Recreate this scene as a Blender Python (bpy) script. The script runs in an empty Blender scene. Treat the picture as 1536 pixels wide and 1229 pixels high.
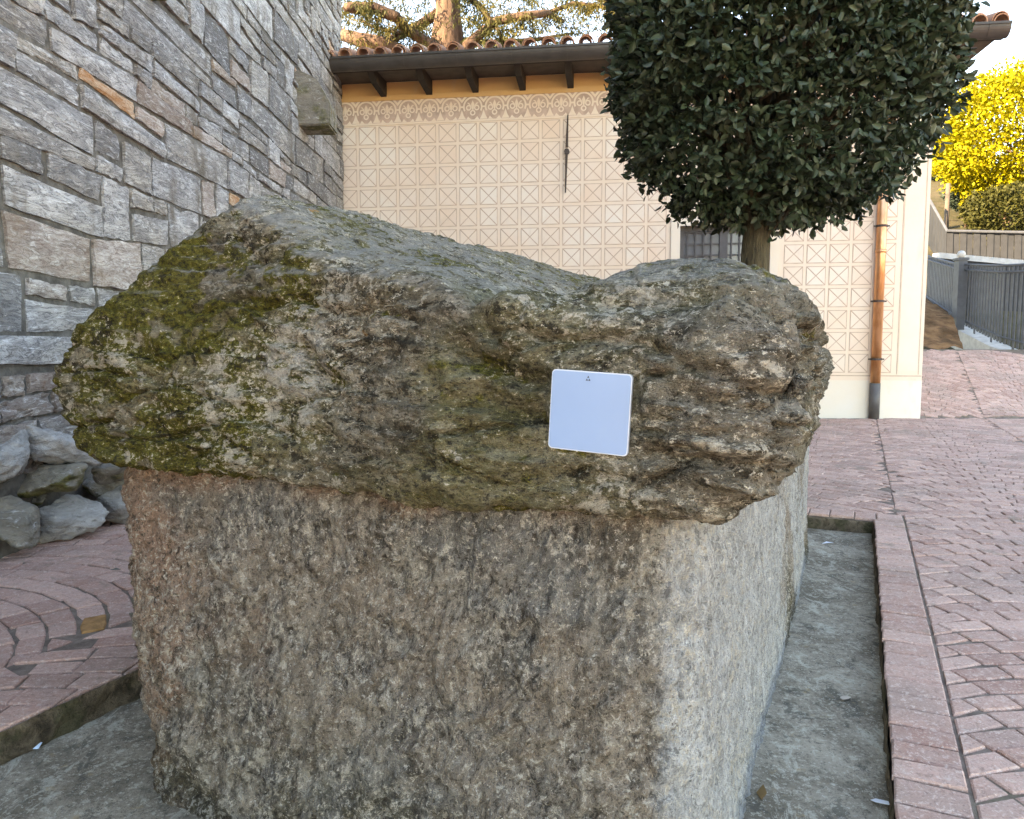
import bpy, bmesh, math, random
import numpy as np
from mathutils import Vector, Matrix
R = math.radians
random.seed(7); RNG = np.random.default_rng(7)
scene = bpy.context.scene
col = scene.collection

# ------------------------------------------------------------------ camera, sky, sun, exposure
CAM_H = 1.35; F_PX = 1154.0; PITCH = math.atan((614.5 - 512) / F_PX)
cam_d = bpy.data.cameras.new('camera'); cam = bpy.data.objects.new('camera', cam_d); col.objects.link(cam)
cam_d.sensor_width = 36; cam_d.lens = F_PX / 1536 * 36; cam_d.clip_start = .05; cam_d.clip_end = 3000
cam.location = (0, 0, CAM_H); cam.rotation_euler = (R(90) - PITCH, 0, 0); scene.camera = cam

SUN_EL = R(27); SUN_H = Vector((-math.cos(R(26)), -math.sin(R(26)), 0))          # horizontal direction towards the sun
to_sun = Vector((SUN_H.x * math.cos(SUN_EL), SUN_H.y * math.cos(SUN_EL), math.sin(SUN_EL)))
world = bpy.data.worlds.new('World'); scene.world = world; world.use_nodes = True
wn = world.node_tree
sky = wn.nodes.new('ShaderNodeTexSky'); sky.sky_type = 'NISHITA'; sky.sun_disc = False
sky.sun_elevation = SUN_EL; sky.sun_rotation = math.atan2(SUN_H.x, SUN_H.y); sky.air_density = 1.0; sky.dust_density = .0; sky.ozone_density = 1.5
wn.links.new(sky.outputs[0], wn.nodes['Background'].inputs[0]); wn.nodes['Background'].inputs[1].default_value = .15
sun_d = bpy.data.lights.new('sun', 'SUN'); sun = bpy.data.objects.new('sun', sun_d); col.objects.link(sun)
sun_d.energy = 5.0; sun_d.angle = R(.5); sun_d.color = (1, .90, .74)
sun.rotation_euler = (-to_sun).to_track_quat('-Z', 'Y').to_euler(); sun.location = (-30, -15, 30)
vs = scene.view_settings; vs.view_transform = 'Standard'; vs.look = 'None'; vs.gamma = 1; vs.exposure = 3.0; vs.use_curve_mapping = False
scene.cycles.adaptive_threshold = .02; scene.cycles.denoising_prefilter = 'NONE'; scene.cycles.max_bounces = 6; scene.cycles.diffuse_bounces = 3; scene.cycles.glossy_bounces = 2; scene.cycles.transmission_bounces = 2
try:
    vs.use_white_balance = True; vs.white_balance_temperature = 9000; vs.white_balance_tint = 15
except Exception: pass

# ------------------------------------------------------------------ survey: a point of the picture at a given depth
_F = np.array([0, math.cos(PITCH), -math.sin(PITCH)]); _U = np.array([0, math.sin(PITCH), math.cos(PITCH)]); _R = np.array([1., 0, 0])
def _ray(x, y): return _F + _R * (x - 768) / F_PX + _U * (614.5 - y) / F_PX
def at(x, y, Y):
    d = _ray(x, y); return Vector(np.array([0, 0, CAM_H]) + d * (Y / d[1]))
YA = R(24.3)
EU = np.array([math.cos(YA), -math.sin(YA), 0]); EV = np.array([math.sin(YA), math.cos(YA), 0])
def uz(x, y, v=1.6):
    d = _ray(x, y); t = v / d.dot(EV); p = np.array([0, 0, CAM_H]) + d * t
    return p.dot(EU), p[2]
def uv2w(u, v, z=0): return EU * u + EV * v + np.array([0, 0, z])
def project(p):
    q = np.asarray(p, float) - np.array([0, 0, CAM_H]); z = q.dot(_F)
    if z < .05: return (-9999, -9999)
    return 768 + F_PX * q.dot(_R) / z, 614.5 - F_PX * q.dot(_U) / z

# ------------------------------------------------------------------ noise
_perm = RNG.permutation(256); _perm = np.concatenate([_perm, _perm, _perm])
_grad = RNG.normal(size=(256, 3)); _grad /= np.linalg.norm(_grad, axis=1)[:, None]
def perlin(p):
    p = np.asarray(p, float); i = np.floor(p).astype(int); f = p - i; i &= 255
    w = f * f * f * (f * (f * 6 - 15) + 10); out = 0
    for dx in (0, 1):
        for dy in (0, 1):
            for dz in (0, 1):
                h = _perm[_perm[_perm[i[:, 0] + dx] + i[:, 1] + dy] + i[:, 2] + dz]
                g = _grad[h]
                dot = g[:, 0] * (f[:, 0] - dx) + g[:, 1] * (f[:, 1] - dy) + g[:, 2] * (f[:, 2] - dz)
                out = out + dot * (w[:, 0] if dx else 1 - w[:, 0]) * (w[:, 1] if dy else 1 - w[:, 1]) * (w[:, 2] if dz else 1 - w[:, 2])
    return out * 1.6
def fbm(p, o=4, lac=2.03, g=.5):
    a, s, r = 1., 0., 0
    for k in range(o):
        r = r + a * perlin(p + 17.3 * k); s += a; a *= g; p = p * lac
    return r / s
def ridged(p, o=3):
    a, s, r = 1., 0., 0
    for k in range(o):
        r = r + a * (1 - 2 * np.abs(perlin(p + 9.1 * k))); s += a; a *= .5; p = p * 2.1
    return r / s
def sstep(a, b, x):
    t = np.clip((x - a) / (b - a), 0, 1); return t * t * (3 - 2 * t)

# ------------------------------------------------------------------ objects
def tag(o, label=None, cat=None, group=None, kind=None):
    if label: o['label'] = label
    if cat: o['category'] = cat
    if group: o['group'] = group
    if kind: o['kind'] = kind
    return o
def empty(name, loc=(0, 0, 0), rz=0, **k):
    o = bpy.data.objects.new(name, None); col.objects.link(o); o.location = loc; o.rotation_euler = (0, 0, rz); o.empty_display_size = .1
    return tag(o, **k)
def link(name, me, mat=None, parent=None, smooth=False, **k):
    o = bpy.data.objects.new(name, me); col.objects.link(o)
    if mat is not None and not me.materials:
        for m in (mat if isinstance(mat, (list, tuple)) else [mat]): me.materials.append(m)
    if parent: o.parent = parent
    if smooth: me.shade_smooth()
    return tag(o, **k)
def mesh(name, v, f, mat=None, parent=None, smooth=False, mi=None, **k):
    me = bpy.data.meshes.new(name); me.from_pydata([tuple(map(float, a)) for a in v], [], [tuple(map(int, a)) for a in f]); me.update()
    o = link(name, me, mat, parent, smooth, **k)
    if mi is not None: me.polygons.foreach_set('material_index', mi)
    return o
def npmesh(name, v, quads, mat, parent=None, smooth=False, **k):
    me = bpy.data.meshes.new(name); v = np.asarray(v, np.float32); q = np.asarray(quads, np.int32); n = q.shape[1]
    me.vertices.add(len(v)); me.vertices.foreach_set('co', v.ravel())
    me.loops.add(q.size); me.loops.foreach_set('vertex_index', q.ravel())
    me.polygons.add(len(q)); me.polygons.foreach_set('loop_start', np.arange(0, q.size, n, dtype=np.int32))
    me.update(calc_edges=True); me.validate()
    return link(name, me, mat, parent, smooth, **k)
class MB:
    """collects simple shapes for ONE mesh"""
    def __init__(s): s.v = []; s.f = []; s.m = []
    def add(s, v, f, m=0):
        b = len(s.v); s.v += [tuple(map(float, a)) for a in v]; s.f += [tuple(b + i for i in a) for a in f]; s.m += [m] * len(f); return s
    def box(s, x0, x1, y0, y1, z0, z1, m=0):
        return s.add([(x0, y0, z0), (x1, y0, z0), (x1, y1, z0), (x0, y1, z0), (x0, y0, z1), (x1, y0, z1), (x1, y1, z1), (x0, y1, z1)],
                     [(0, 3, 2, 1), (4, 5, 6, 7), (0, 1, 5, 4), (1, 2, 6, 5), (2, 3, 7, 6), (3, 0, 4, 7)], m)
    def prism_y(s, poly, y0, y1, m=0):       # polygon in (x,z), counter-clockwise seen from -y
        n = len(poly)
        return s.add([(x, y0, z) for x, z in poly] + [(x, y1, z) for x, z in poly],
                     [tuple(range(n)), tuple(range(2 * n - 1, n - 1, -1))] + [(i, n + i, n + (i + 1) % n, (i + 1) % n) for i in range(n)], m)
    def prism_x(s, poly, x0, x1, m=0):       # polygon in (y,z)
        n = len(poly)
        return s.add([(x0, y, z) for y, z in poly] + [(x1, y, z) for y, z in poly],
                     [tuple(range(n - 1, -1, -1)), tuple(range(n, 2 * n))] + [(i, (i + 1) % n, n + (i + 1) % n, n + i) for i in range(n)], m)
    def tube(s, pts, rad, seg=10, m=0, cap=True):
        pts = [Vector(p) for p in pts]; rad = rad if isinstance(rad, (list, tuple)) else [rad] * len(pts)
        b = len(s.v); up = None
        for i, p in enumerate(pts):
            d = (pts[min(i + 1, len(pts) - 1)] - pts[max(i - 1, 0)]).normalized()
            if up is None: up = d.orthogonal().normalized()
            up = (up - d * up.dot(d)).normalized(); w = d.cross(up)
            for k in range(seg):
                a = 2 * math.pi * k / seg; s.v.append(tuple(p + (up * math.cos(a) + w * math.sin(a)) * rad[i]))
        for i in range(len(pts) - 1):
            for k in range(seg):
                k2 = (k + 1) % seg; s.f.append((b + i * seg + k, b + i * seg + k2, b + (i + 1) * seg + k2, b + (i + 1) * seg + k)); s.m.append(m)
        if cap:
            s.f.append(tuple(b + k for k in range(seg - 1, -1, -1))); s.m.append(m)
            e = b + (len(pts) - 1) * seg; s.f.append(tuple(e + k for k in range(seg))); s.m.append(m)
        return s
    def build(s, name, mat, parent=None, smooth=False, **k): return mesh(name, s.v, s.f, mat, parent, smooth, mi=s.m if max(s.m) else None, **k)

# ------------------------------------------------------------------ materials
class G:
    def __init__(s, name, rough=.8, spec=.3):
        s.mat = bpy.data.materials.new(name); s.mat.use_nodes = True; s.t = s.mat.node_tree; s.b = s.t.nodes['Principled BSDF']
        s.b.inputs['Roughness'].default_value = rough; s.b.inputs['Specular IOR Level'].default_value = spec; s._h = []
        s.co = s.t.nodes.new('ShaderNodeTexCoord').outputs['Object']
    def L(s, a, b): s.t.links.new(a, b)
    def put(s, sock, v):
        if hasattr(v, 'is_output') or isinstance(v, bpy.types.NodeSocket): s.L(v, sock)
        elif isinstance(v, (tuple, list)) and len(v) == 3 and sock.type == 'RGBA': sock.default_value = (*v, 1)
        else: sock.default_value = v
    def map(s, scale=(1, 1, 1), rot=(0, 0, 0), co=None, loc=(0, 0, 0)):
        n = s.t.nodes.new('ShaderNodeMapping'); s.L(co or s.co, n.inputs[0]); n.inputs['Scale'].default_value = scale; n.inputs['Rotation'].default_value = rot; n.inputs['Location'].default_value = loc
        return n.outputs[0]
    def noise(s, scale, detail=4, rough=.55, dist=0, co=None):
        n = s.t.nodes.new('ShaderNodeTexNoise'); s.L(co or s.co, n.inputs['Vector']); n.inputs['Scale'].default_value = scale; n.inputs['Detail'].default_value = detail
        n.inputs['Roughness'].default_value = rough; n.inputs['Distortion'].default_value = dist; return n.outputs['Fac']
    def vor(s, scale, feature='F1', co=None, out='Distance', rnd=1):
        n = s.t.nodes.new('ShaderNodeTexVoronoi'); n.feature = feature; s.L(co or s.co, n.inputs['Vector']); n.inputs['Scale'].default_value = scale; n.inputs['Randomness'].default_value = rnd
        return n.outputs[out]
    def wave(s, scale, dist=2, detail=3, co=None, direction='Z'):
        n = s.t.nodes.new('ShaderNodeTexWave'); n.bands_direction = direction; s.L(co or s.co, n.inputs['Vector']); n.inputs['Scale'].default_value = scale; n.inputs['Distortion'].default_value = dist; n.inputs['Detail'].default_value = detail
        return n.outputs['Fac']
    def ramp(s, v, lo=0, hi=1, a=0., b=1.):
        n = s.t.nodes.new('ShaderNodeMapRange'); n.interpolation_type = 'SMOOTHSTEP'; s.put(n.inputs[0], v)
        for i, x in enumerate((lo, hi, a, b)): n.inputs[1 + i].default_value = x
        return n.outputs[0]
    def math(s, op, a, b=0.):
        n = s.t.nodes.new('ShaderNodeMath'); n.operation = op; s.put(n.inputs[0], a); s.put(n.inputs[1], b); return n.outputs[0]
    def mix(s, f, a, b, mode='MIX'):
        n = s.t.nodes.new('ShaderNodeMix'); n.data_type = 'RGBA'; n.blend_type = mode; s.put(n.inputs[0], f); s.put(n.inputs[6], a); s.put(n.inputs[7], b); return n.outputs[2]
    def sep(s, co=None):
        n = s.t.nodes.new('ShaderNodeSeparateXYZ'); s.L(co or s.co, n.inputs[0]); return n.outputs
    def rnd(s): return s.t.nodes.new('ShaderNodeObjectInfo').outputs['Random']
    def attr(s, name, typ='GEOMETRY', out='Fac'):
        n = s.t.nodes.new('ShaderNodeAttribute'); n.attribute_name = name; n.attribute_type = typ; return n.outputs[out]
    def pos(s): return s.t.nodes.new('ShaderNodeNewGeometry').outputs['Position']
    def color(s, v): s.put(s.b.inputs['Base Color'], v); return s
    def rough(s, v): s.put(s.b.inputs['Roughness'], v); return s
    def bump(s, h, dist=.01, strength=1.):
        n = s.t.nodes.new('ShaderNodeBump'); n.inputs['Strength'].default_value = strength; n.inputs['Distance'].default_value = dist; s.L(h, n.inputs['Height'])
        if s._h: s.L(s._h[-1], n.inputs['Normal'])
        s._h.append(n.outputs[0]); s.L(n.outputs[0], s.b.inputs['Normal']); return s

def simple(name, c, rough=.7, spec=.3, metal=0, var=.15, sc=6, bump=0, bsc=40):
    g = G(name, rough, spec); n = g.noise(sc, 5)
    g.color(g.mix(g.ramp(n, .3, .7), tuple(x * (1 - var) for x in c), tuple(min(1, x * (1 + var)) for x in c))); g.b.inputs['Metallic'].default_value = metal
    if bump: g.bump(g.noise(bsc, 5), bump)
    return g.mat

def warped(g, sc, amt, co, seed=0):
    """coordinates pushed about by noise, so that cell edges read as fissures"""
    n = g.t.nodes.new('ShaderNodeTexNoise'); g.L(co, n.inputs['Vector']); n.inputs['Scale'].default_value = sc; n.inputs['Detail'].default_value = 4
    a = g.t.nodes.new('ShaderNodeVectorMath'); a.operation = 'MULTIPLY_ADD'; g.L(n.outputs['Color'], a.inputs[0]); a.inputs[1].default_value = (amt,) * 3; g.L(co, a.inputs[2]); return a.outputs[0]
def mat_lid():
    g = G('lid_stone', .92, .15)
    P = g.sep(); u, v, z = P[0], P[1], P[2]
    st = g.map((2.2, 2.2, 8), (R(3), R(-6), 0)); st2 = g.map((6, 6, 15), (R(3), R(-8), 0))
    n1 = g.noise(2.2, 4, .6); n2 = g.noise(1.6, 5, .7, .6, st); n3 = g.noise(2.0, 6, .78, .35, st2)
    pt = g.noise(13, 5, .74, .2, g.map((1, 1, 1.35), (0, R(-6), 0), loc=(2, 5, 1))); gr = g.noise(52, 4, .82, 0, g.map((1, 1, 1.4)))
    c = g.mix(g.ramp(n2, .36, .64), (.11, .093, .064), (.31, .268, .198))
    c = g.mix(g.ramp(n3, .53, .585, 0, .75), c, (.42, .37, .285)); c = g.mix(g.ramp(n3, .46, .405, 0, .9), c, (.042, .035, .025))
    c = g.mix(g.ramp(n1, .5, .66, 0, .35), c, (.22, .17, .105))
    c = g.mix(g.math('MULTIPLY', g.ramp(u, -1.1, -.5, 0, .5), g.ramp(n3, .35, .6)), c, (.20, .188, .168))
    # moss: raised olive cushions, thick on the left end, thin to the right
    ms = g.attr('moss'); mm = g.ramp(g.math('ADD', ms, g.math('MULTIPLY', g.math('SUBTRACT', pt, .5), 1.2)), .25, .65, 0, .9)
    film = g.math('MULTIPLY', g.ramp(g.noise(1.5, 4, .65, .4, g.map(loc=(7, 1, 4))), .40, .62), g.ramp(u, .0, -1.6, .25, .72)); c = g.mix(film, c, g.mix(g.ramp(gr, .36, .64), (.10, .09, .024), (.29, .255, .085)))
    c = g.mix(mm, c, g.mix(g.ramp(gr, .36, .64), (.055, .052, .009), (.205, .180, .032)))
    # pits with crevice shade painted in dark, and pale flecks
    den = g.noise(2.1, 3, .6, 0, g.map(loc=(3, 7, 1)))
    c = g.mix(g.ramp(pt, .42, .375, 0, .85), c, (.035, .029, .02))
    c = g.mix(g.math('MULTIPLY', g.ramp(g.math('ADD', pt, g.ramp(den, .35, .66, -.07, .06)), .565, .605), .85), c, (.52, .465, .37))
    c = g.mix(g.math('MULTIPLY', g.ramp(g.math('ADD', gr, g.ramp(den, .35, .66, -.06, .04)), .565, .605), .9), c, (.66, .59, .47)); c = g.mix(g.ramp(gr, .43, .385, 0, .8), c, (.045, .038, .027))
    c = g.mix(g.math('MULTIPLY', g.ramp(den, .60, .70), g.ramp(n3, .40, .56, 0, .85)), c, (.56, .525, .46))
    c = g.mix(g.ramp(g.noise(7, 3, .5, 0, g.map(loc=(11, 2, 5))), .73, .77), c, (.50, .25, .07))
    # grey on the upward faces of the slab's roof
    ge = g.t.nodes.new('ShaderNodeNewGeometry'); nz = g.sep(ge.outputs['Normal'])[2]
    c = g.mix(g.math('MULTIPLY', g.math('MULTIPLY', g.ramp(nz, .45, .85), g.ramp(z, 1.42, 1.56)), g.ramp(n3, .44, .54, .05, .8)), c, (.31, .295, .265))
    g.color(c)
    g.bump(n2, .06, .6); g.bump(n3, .055, 1); g.bump(pt, .06, 1); g.bump(gr, .014, 1)
    return g.mat
def mat_plinth():
    g = G('plinth_stone', .9, .16)
    P = g.sep(); u, v, z = P[0], P[1], P[2]
    n1 = g.noise(1.7, 5, .62); n5 = g.noise(5.5, 4, .64)
    n2 = g.noise(1.6, 6, .74, .3, g.map((11, 11, 5.5), (R(8), R(32), 0))); f1 = g.noise(2.4, 5, .78, .2, g.map((15, 15, 10.5), (0, R(36), 0), loc=(2, 2, 9))); gr = g.noise(58, 4, .82)
    c = g.mix(g.ramp(n2, .41, .58), (.14, .12, .095), (.43, .38, .31))
    c = g.mix(g.ramp(g.noise(1.3, 4, .6, .4, g.map(loc=(6, 3, 9))), .45, .58, 0, .6), c, (.25, .24, .22)); c = g.mix(g.ramp(n1, .44, .58, 0, .62), c, (.37, .29, .22)); c = g.mix(g.ramp(n5, .49, .60, 0, .5), c, (.20, .188, .17))
    # red-brown stain along the left arris and just under the slab
    rd = g.math('ADD', g.ramp(u, -1.35, -2.15, 0, .62), g.math('MULTIPLY', g.math('SUBTRACT', g.noise(3.0, 5, .62, .3, g.map(loc=(4, 1, 2))), .5), 1.9)); rd = g.math('ADD', rd, g.ramp(z, .86, .95, 0, .42))
    c = g.mix(g.ramp(rd, .2, .7, 0, .75), c, (.43, .26, .175))
    # darker olive brown towards the foot
    mo = g.math('ADD', g.ramp(z, .45, -.12, -.25, .16), g.math('MULTIPLY', g.math('SUBTRACT', g.noise(2.4, 5, .62, .3, g.map(loc=(8, 3, 6))), .5), 1.1))
    c = g.mix(g.ramp(mo, -.02, .2, 0, .75), c, g.mix(g.ramp(gr, .35, .65), (.06, .05, .026), (.17, .14, .07)))
    # long side paler: open-sky light painted into the colour over bleached stone
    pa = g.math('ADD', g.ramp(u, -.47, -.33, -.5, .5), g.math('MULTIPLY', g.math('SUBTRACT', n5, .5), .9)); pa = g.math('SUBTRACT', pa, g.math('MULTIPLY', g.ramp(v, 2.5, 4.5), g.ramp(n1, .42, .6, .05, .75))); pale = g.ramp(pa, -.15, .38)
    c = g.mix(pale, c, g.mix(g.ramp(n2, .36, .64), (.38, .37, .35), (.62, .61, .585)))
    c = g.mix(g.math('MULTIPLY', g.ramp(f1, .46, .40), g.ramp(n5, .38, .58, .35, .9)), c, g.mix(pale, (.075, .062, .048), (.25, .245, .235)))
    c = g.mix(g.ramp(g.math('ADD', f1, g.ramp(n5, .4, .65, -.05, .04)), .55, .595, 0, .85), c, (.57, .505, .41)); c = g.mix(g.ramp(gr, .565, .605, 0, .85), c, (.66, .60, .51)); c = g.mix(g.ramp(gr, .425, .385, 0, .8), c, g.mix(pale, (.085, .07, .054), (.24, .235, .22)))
    c = g.mix(g.math('MULTIPLY', g.ramp(g.vor(42), .17, .07), g.ramp(g.noise(2.5, 3), .5, .64)), c, (.68, .62, .52))
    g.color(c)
    g.bump(n2, .06, .9); g.bump(f1, .055, 1); g.bump(gr, .014, 1)
    return g.mat
def mat_towerstone():
    g = G('tower_stone', .85, .25)
    w = g.pos(); t = g.attr('tint', 'OBJECT'); k = g.attr('rust', 'OBJECT'); of = g.math('MULTIPLY', t, 37.)
    cmb = g.t.nodes.new('ShaderNodeVectorMath'); cmb.operation = 'ADD'; g.L(w, cmb.inputs[0])
    cx = g.t.nodes.new('ShaderNodeCombineXYZ'); g.L(of, cx.inputs[0]); g.L(of, cx.inputs[1]); g.L(of, cx.inputs[2]); g.L(cx.outputs[0], cmb.inputs[1]); q = cmb.outputs[0]
    fol = g.map((4, 1.6, 5.5), (R(18), 0, 0), q)
    n1 = g.noise(1.5, 6, .62, 1.2, fol); n2 = g.noise(4.2, 7, .7, .8, fol); n3 = g.noise(45, 5, .7, 0, q)
    base = g.mix(g.ramp(t, 0, 1), (.17, .16, .148), (.56, .55, .535))
    warm = g.mix(g.ramp(g.noise(.7, 2, .5, 0, q), .45, .62, 0, .8), base, (0.408, 0.372, 0.318))
    c = g.mix(g.ramp(n1, .36, .64), g.mix(.55, warm, (0.120, 0.120, 0.126)), warm)
    c = g.mix(g.ramp(n2, .53, .70, 0, .75), c, (0.744, 0.756, 0.768)); c = g.mix(g.ramp(n2, .44, .30, 0, .6), c, (0.102, 0.102, 0.108))
    ve = g.noise(2.2, 6, .62, 2.2, g.map((3, 1.2, 6), (R(26), 0, 0), q)); c = g.mix(g.ramp(g.math('ABSOLUTE', g.math('SUBTRACT', ve, .5)), .035, .0, 0, .75), c, (.075, .075, .08)); c = g.mix(g.ramp(g.math('ABSOLUTE', g.math('SUBTRACT', ve, .62)), .03, .0, 0, .6), c, (.72, .72, .71))
    # brown weathering streaks running down the wall
    stn = g.math('MULTIPLY', g.ramp(g.noise(1.3, 5, .6, .3, g.map((1, 1.6, .5), co=w)), .50, .66), g.ramp(g.noise(5, 4, .6, 0, w), .35, .6))
    c = g.mix(g.math('MULTIPLY', stn, .85), c, (0.162, 0.138, 0.108))
    ru = g.mix(g.ramp(n2, .35, .66), (.40, .19, .08), (.58, .44, .32)); c = g.mix(k, c, ru)
    g.color(c); g.bump(n1, .05, .6); g.bump(n2, .03, .8); g.bump(n3, .006, .8)
    return g.mat
def mat_mortar():
    g = G('tower_mortar', .95, .1); w = g.pos(); n = g.noise(6, 6, .65, 0, w); z = g.sep(w)[2]
    c = g.mix(g.ramp(n, .3, .7), (.15, .12, .085), (.34, .285, .22))
    c = g.mix(g.ramp(g.noise(11, 6, .7, .5, w), .57, .66, 0, .8), c, (.42, .39, .34)); c = g.mix(g.ramp(g.noise(9, 5, .6, 0, g.map((1, 1, 2.4), co=w)), .46, .36, 0, .8), c, (.04, .035, .028))
    g.color(c); g.bump(n, .05); g.bump(g.noise(30, 6, .7, 0, w), .02); return g.mat
def mat_boulder():
    g = G('boulder_stone', .88, .22); t = g.attr('tint', 'OBJECT'); m = g.attr('moss', 'OBJECT'); w = g.pos()
    fol = g.map((3, 3, 7), (R(12), R(14), 0), w); n1 = g.noise(1.7, 6, .6, .8, fol); n2 = g.noise(4, 7, .7, .5, fol)
    b = g.mix(t, (.21, .18, .125), (.47, .455, .43))
    c = g.mix(g.ramp(n1, .35, .66), g.mix(.5, b, (.12, .11, .10)), b); c = g.mix(g.ramp(n2, .55, .7, 0, .7), c, (.56, .56, .55)); c = g.mix(g.ramp(n2, .42, .3, 0, .6), c, (.07, .065, .055))
    ge = g.t.nodes.new('ShaderNodeNewGeometry'); mo = g.math('ADD', m, g.math('MULTIPLY', g.math('SUBTRACT', g.noise(5, 5, .6, 0, w), .5), 1.5))
    mo = g.math('ADD', mo, g.ramp(g.sep(ge.outputs['Normal'])[2], .6, -.6, -.25, .2))
    c = g.mix(g.ramp(mo, .2, .6, 0, .85), c, g.mix(g.ramp(n2, .35, .65), (.04, .042, .008), (.15, .135, .03)))
    c = g.mix(g.ramp(g.noise(3.5, 4, .6, 0, w), .62, .74, 0, .5), c, (.30, .18, .09))
    g.color(c); g.bump(n1, .06, .6); g.bump(n2, .03, .8); g.bump(g.noise(40, 6, .7, 0, w), .008); return g.mat
def mat_sett():
    g = G('paving_sett', .82, .25); r = g.attr('rnd'); w = g.pos(); n = g.noise(9, 5, .7, 0, w); n2 = g.noise(95, 4, .75, 0, w); n5 = g.noise(32, 5, .72, .3, w)
    c = g.mix(r, (.36, .19, .145), (.605, .38, .305)); c = g.mix(g.ramp(n, .38, .64, 0, .6), c, (.45, .31, .26)); c = g.mix(g.ramp(g.noise(1.1, 4, .6, 0, w), .48, .66, 0, .55), c, (.31, .22, .18))
    c = g.mix(g.ramp(n5, .56, .60, 0, .5), c, (.63, .48, .41)); c = g.mix(g.ramp(n5, .43, .385, 0, .5), c, (.25, .155, .125))
    c = g.mix(g.ramp(n2, .575, .615, 0, .55), c, (.66, .52, .45)); c = g.mix(g.ramp(n2, .415, .375, 0, .55), c, (.22, .145, .12))
    c = g.mix(g.ramp(g.noise(2.6, 6, .7, .5, g.map(loc=(4, 9, 0), co=w)), .58, .66, 0, .6), c, (.23, .185, .14)); c = g.mix(g.ramp(g.vor(9, 'F1', w), .05, .02, 0, .6), c, (.13, .10, .085))
    g.color(c); g.rough(g.ramp(n, .3, .7, .7, .9)); g.bump(n5, .010, .8); g.bump(n2, .004, .9); g.bump(g.noise(14, 4, .6, 0, w), .010, .6); return g.mat
def mat_joint():
    g = G('paving_joint', .95, .1); w = g.pos(); n = g.noise(12, 6, .65, 0, w)
    c = g.mix(g.ramp(n, .3, .7), (.14, .105, .085), (.27, .21, .17)); c = g.mix(g.ramp(g.noise(2.2, 4, .6, 0, w), .52, .68, 0, .5), c, (.17, .15, .09))
    g.color(c); g.bump(g.noise(40, 6, .7, 0, w), .01); return g.mat
def mat_concrete():
    g = G('pit_concrete', .9, .15); w = g.pos(); n = g.noise(2.3, 6, .68, .5, w); n2 = g.noise(70, 4, .78, 0, w); n3 = g.noise(8, 6, .74, .8, g.map((1, .5, 1), (0, 0, R(-24)), w)); n4 = g.noise(26, 5, .75, .3, w)
    c = g.mix(g.ramp(n, .34, .66), (.175, .145, .106), (.405, .35, .27)); c = g.mix(g.ramp(n3, .555, .60, 0, .6), c, (.52, .49, .40)); c = g.mix(g.ramp(n3, .44, .39, 0, .65), c, (.085, .082, .068))
    c = g.mix(g.ramp(n4, .565, .605, 0, .6), c, (.54, .50, .40)); c = g.mix(g.ramp(n4, .43, .385, 0, .6), c, (.10, .095, .075))
    c = g.mix(g.ramp(n2, .575, .62, 0, .65), c, (.56, .52, .43)); c = g.mix(g.ramp(g.noise(14, 5, .7, 0, w), .60, .72, 0, .6), c, (.38, .27, .14))
    c = g.mix(g.ramp(g.vor(13, 'F1', w), .045, .03, 0, .85), c, (.05, .042, .03)); c = g.mix(g.ramp(n2, .42, .375, 0, .65), c, (.10, .09, .07))
    g.color(c); g.bump(n, .03, .6); g.bump(n4, .012, .9); g.bump(n2, .004, .9); g.bump(n3, .012, .8); return g.mat
def mat_edge():
    g = G('pit_edge', .95, .15); w = g.pos(); n = g.noise(11, 7, .7, .4, w)
    c = g.mix(g.ramp(n, .3, .7), (.06, .045, .03), (.28, .21, .14)); c = g.mix(g.ramp(g.noise(4, 5, .6, 0, w), .5, .62, 0, .6), c, (.075, .08, .035)); g.color(c); g.bump(n, .06); g.bump(g.noise(50, 5, .7, 0, w), .012); return g.mat
def mat_plaster(name, c0, c1):
    g = G(name, .9, .2); w = g.pos(); r = g.rnd(); n = g.noise(.9, 5, .55, 0, w)
    c = g.mix(g.math('ADD', g.math('MULTIPLY', r, .45), g.ramp(n, .3, .7, 0, .55)), c0, c1); c = g.mix(g.ramp(g.noise(3.5, 6, .65, .3, g.map((1, 1, .45), co=w)), .56, .74, 0, .25), c, (.52, .42, .31))
    g.color(c); g.bump(g.noise(45, 5, .6, 0, w), .004, .5); g.bump(g.noise(4, 4, .5, 0, w), .012, .5); return g.mat
def mat_leaf(name, c0, c1, c2, rough=.45, spec=.4, trans=.0, scale=2.0):
    g = G(name, rough, spec); w = g.pos(); r = g.attr('rnd'); n = g.noise(scale, 3, .6, 0, w)
    c = g.mix(r, c0, c1); c = g.mix(g.ramp(n, .45, .68, 0, .6), c, c2); g.color(c)
    if trans:
        tr = g.t.nodes.new('ShaderNodeBsdfTranslucent'); g.L(c, tr.inputs[0]); ms = g.t.nodes.new('ShaderNodeMixShader'); ms.inputs[0].default_value = trans
        g.L(g.b.outputs[0], ms.inputs[1]); g.L(tr.outputs[0], ms.inputs[2]); g.L(ms.outputs[0], g.t.nodes['Material Output'].inputs[0])
    return g.mat
def mat_bark(name, a, b, sc=3):
    g = G(name, .9, .2); w = g.pos(); m = g.map((sc * 2, sc * 2, sc * .35), co=w); n = g.noise(3, 6, .65, .4, m); g.color(g.mix(g.ramp(n, .3, .7), a, b)); g.bump(n, .06); return g.mat
def mat_ground():
    g = G('ground_earth', .95, .1); w = g.pos(); n = g.noise(.12, 6, .6, 0, w); n2 = g.noise(3, 6, .7, 0, w)
    c = g.mix(g.ramp(n, .35, .65), (.05, .042, .022), (.085, .068, .04)); c = g.mix(g.ramp(n2, .4, .65, 0, .6), c, (.03, .034, .012)); g.color(c); g.bump(n2, .1); return g.mat
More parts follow.
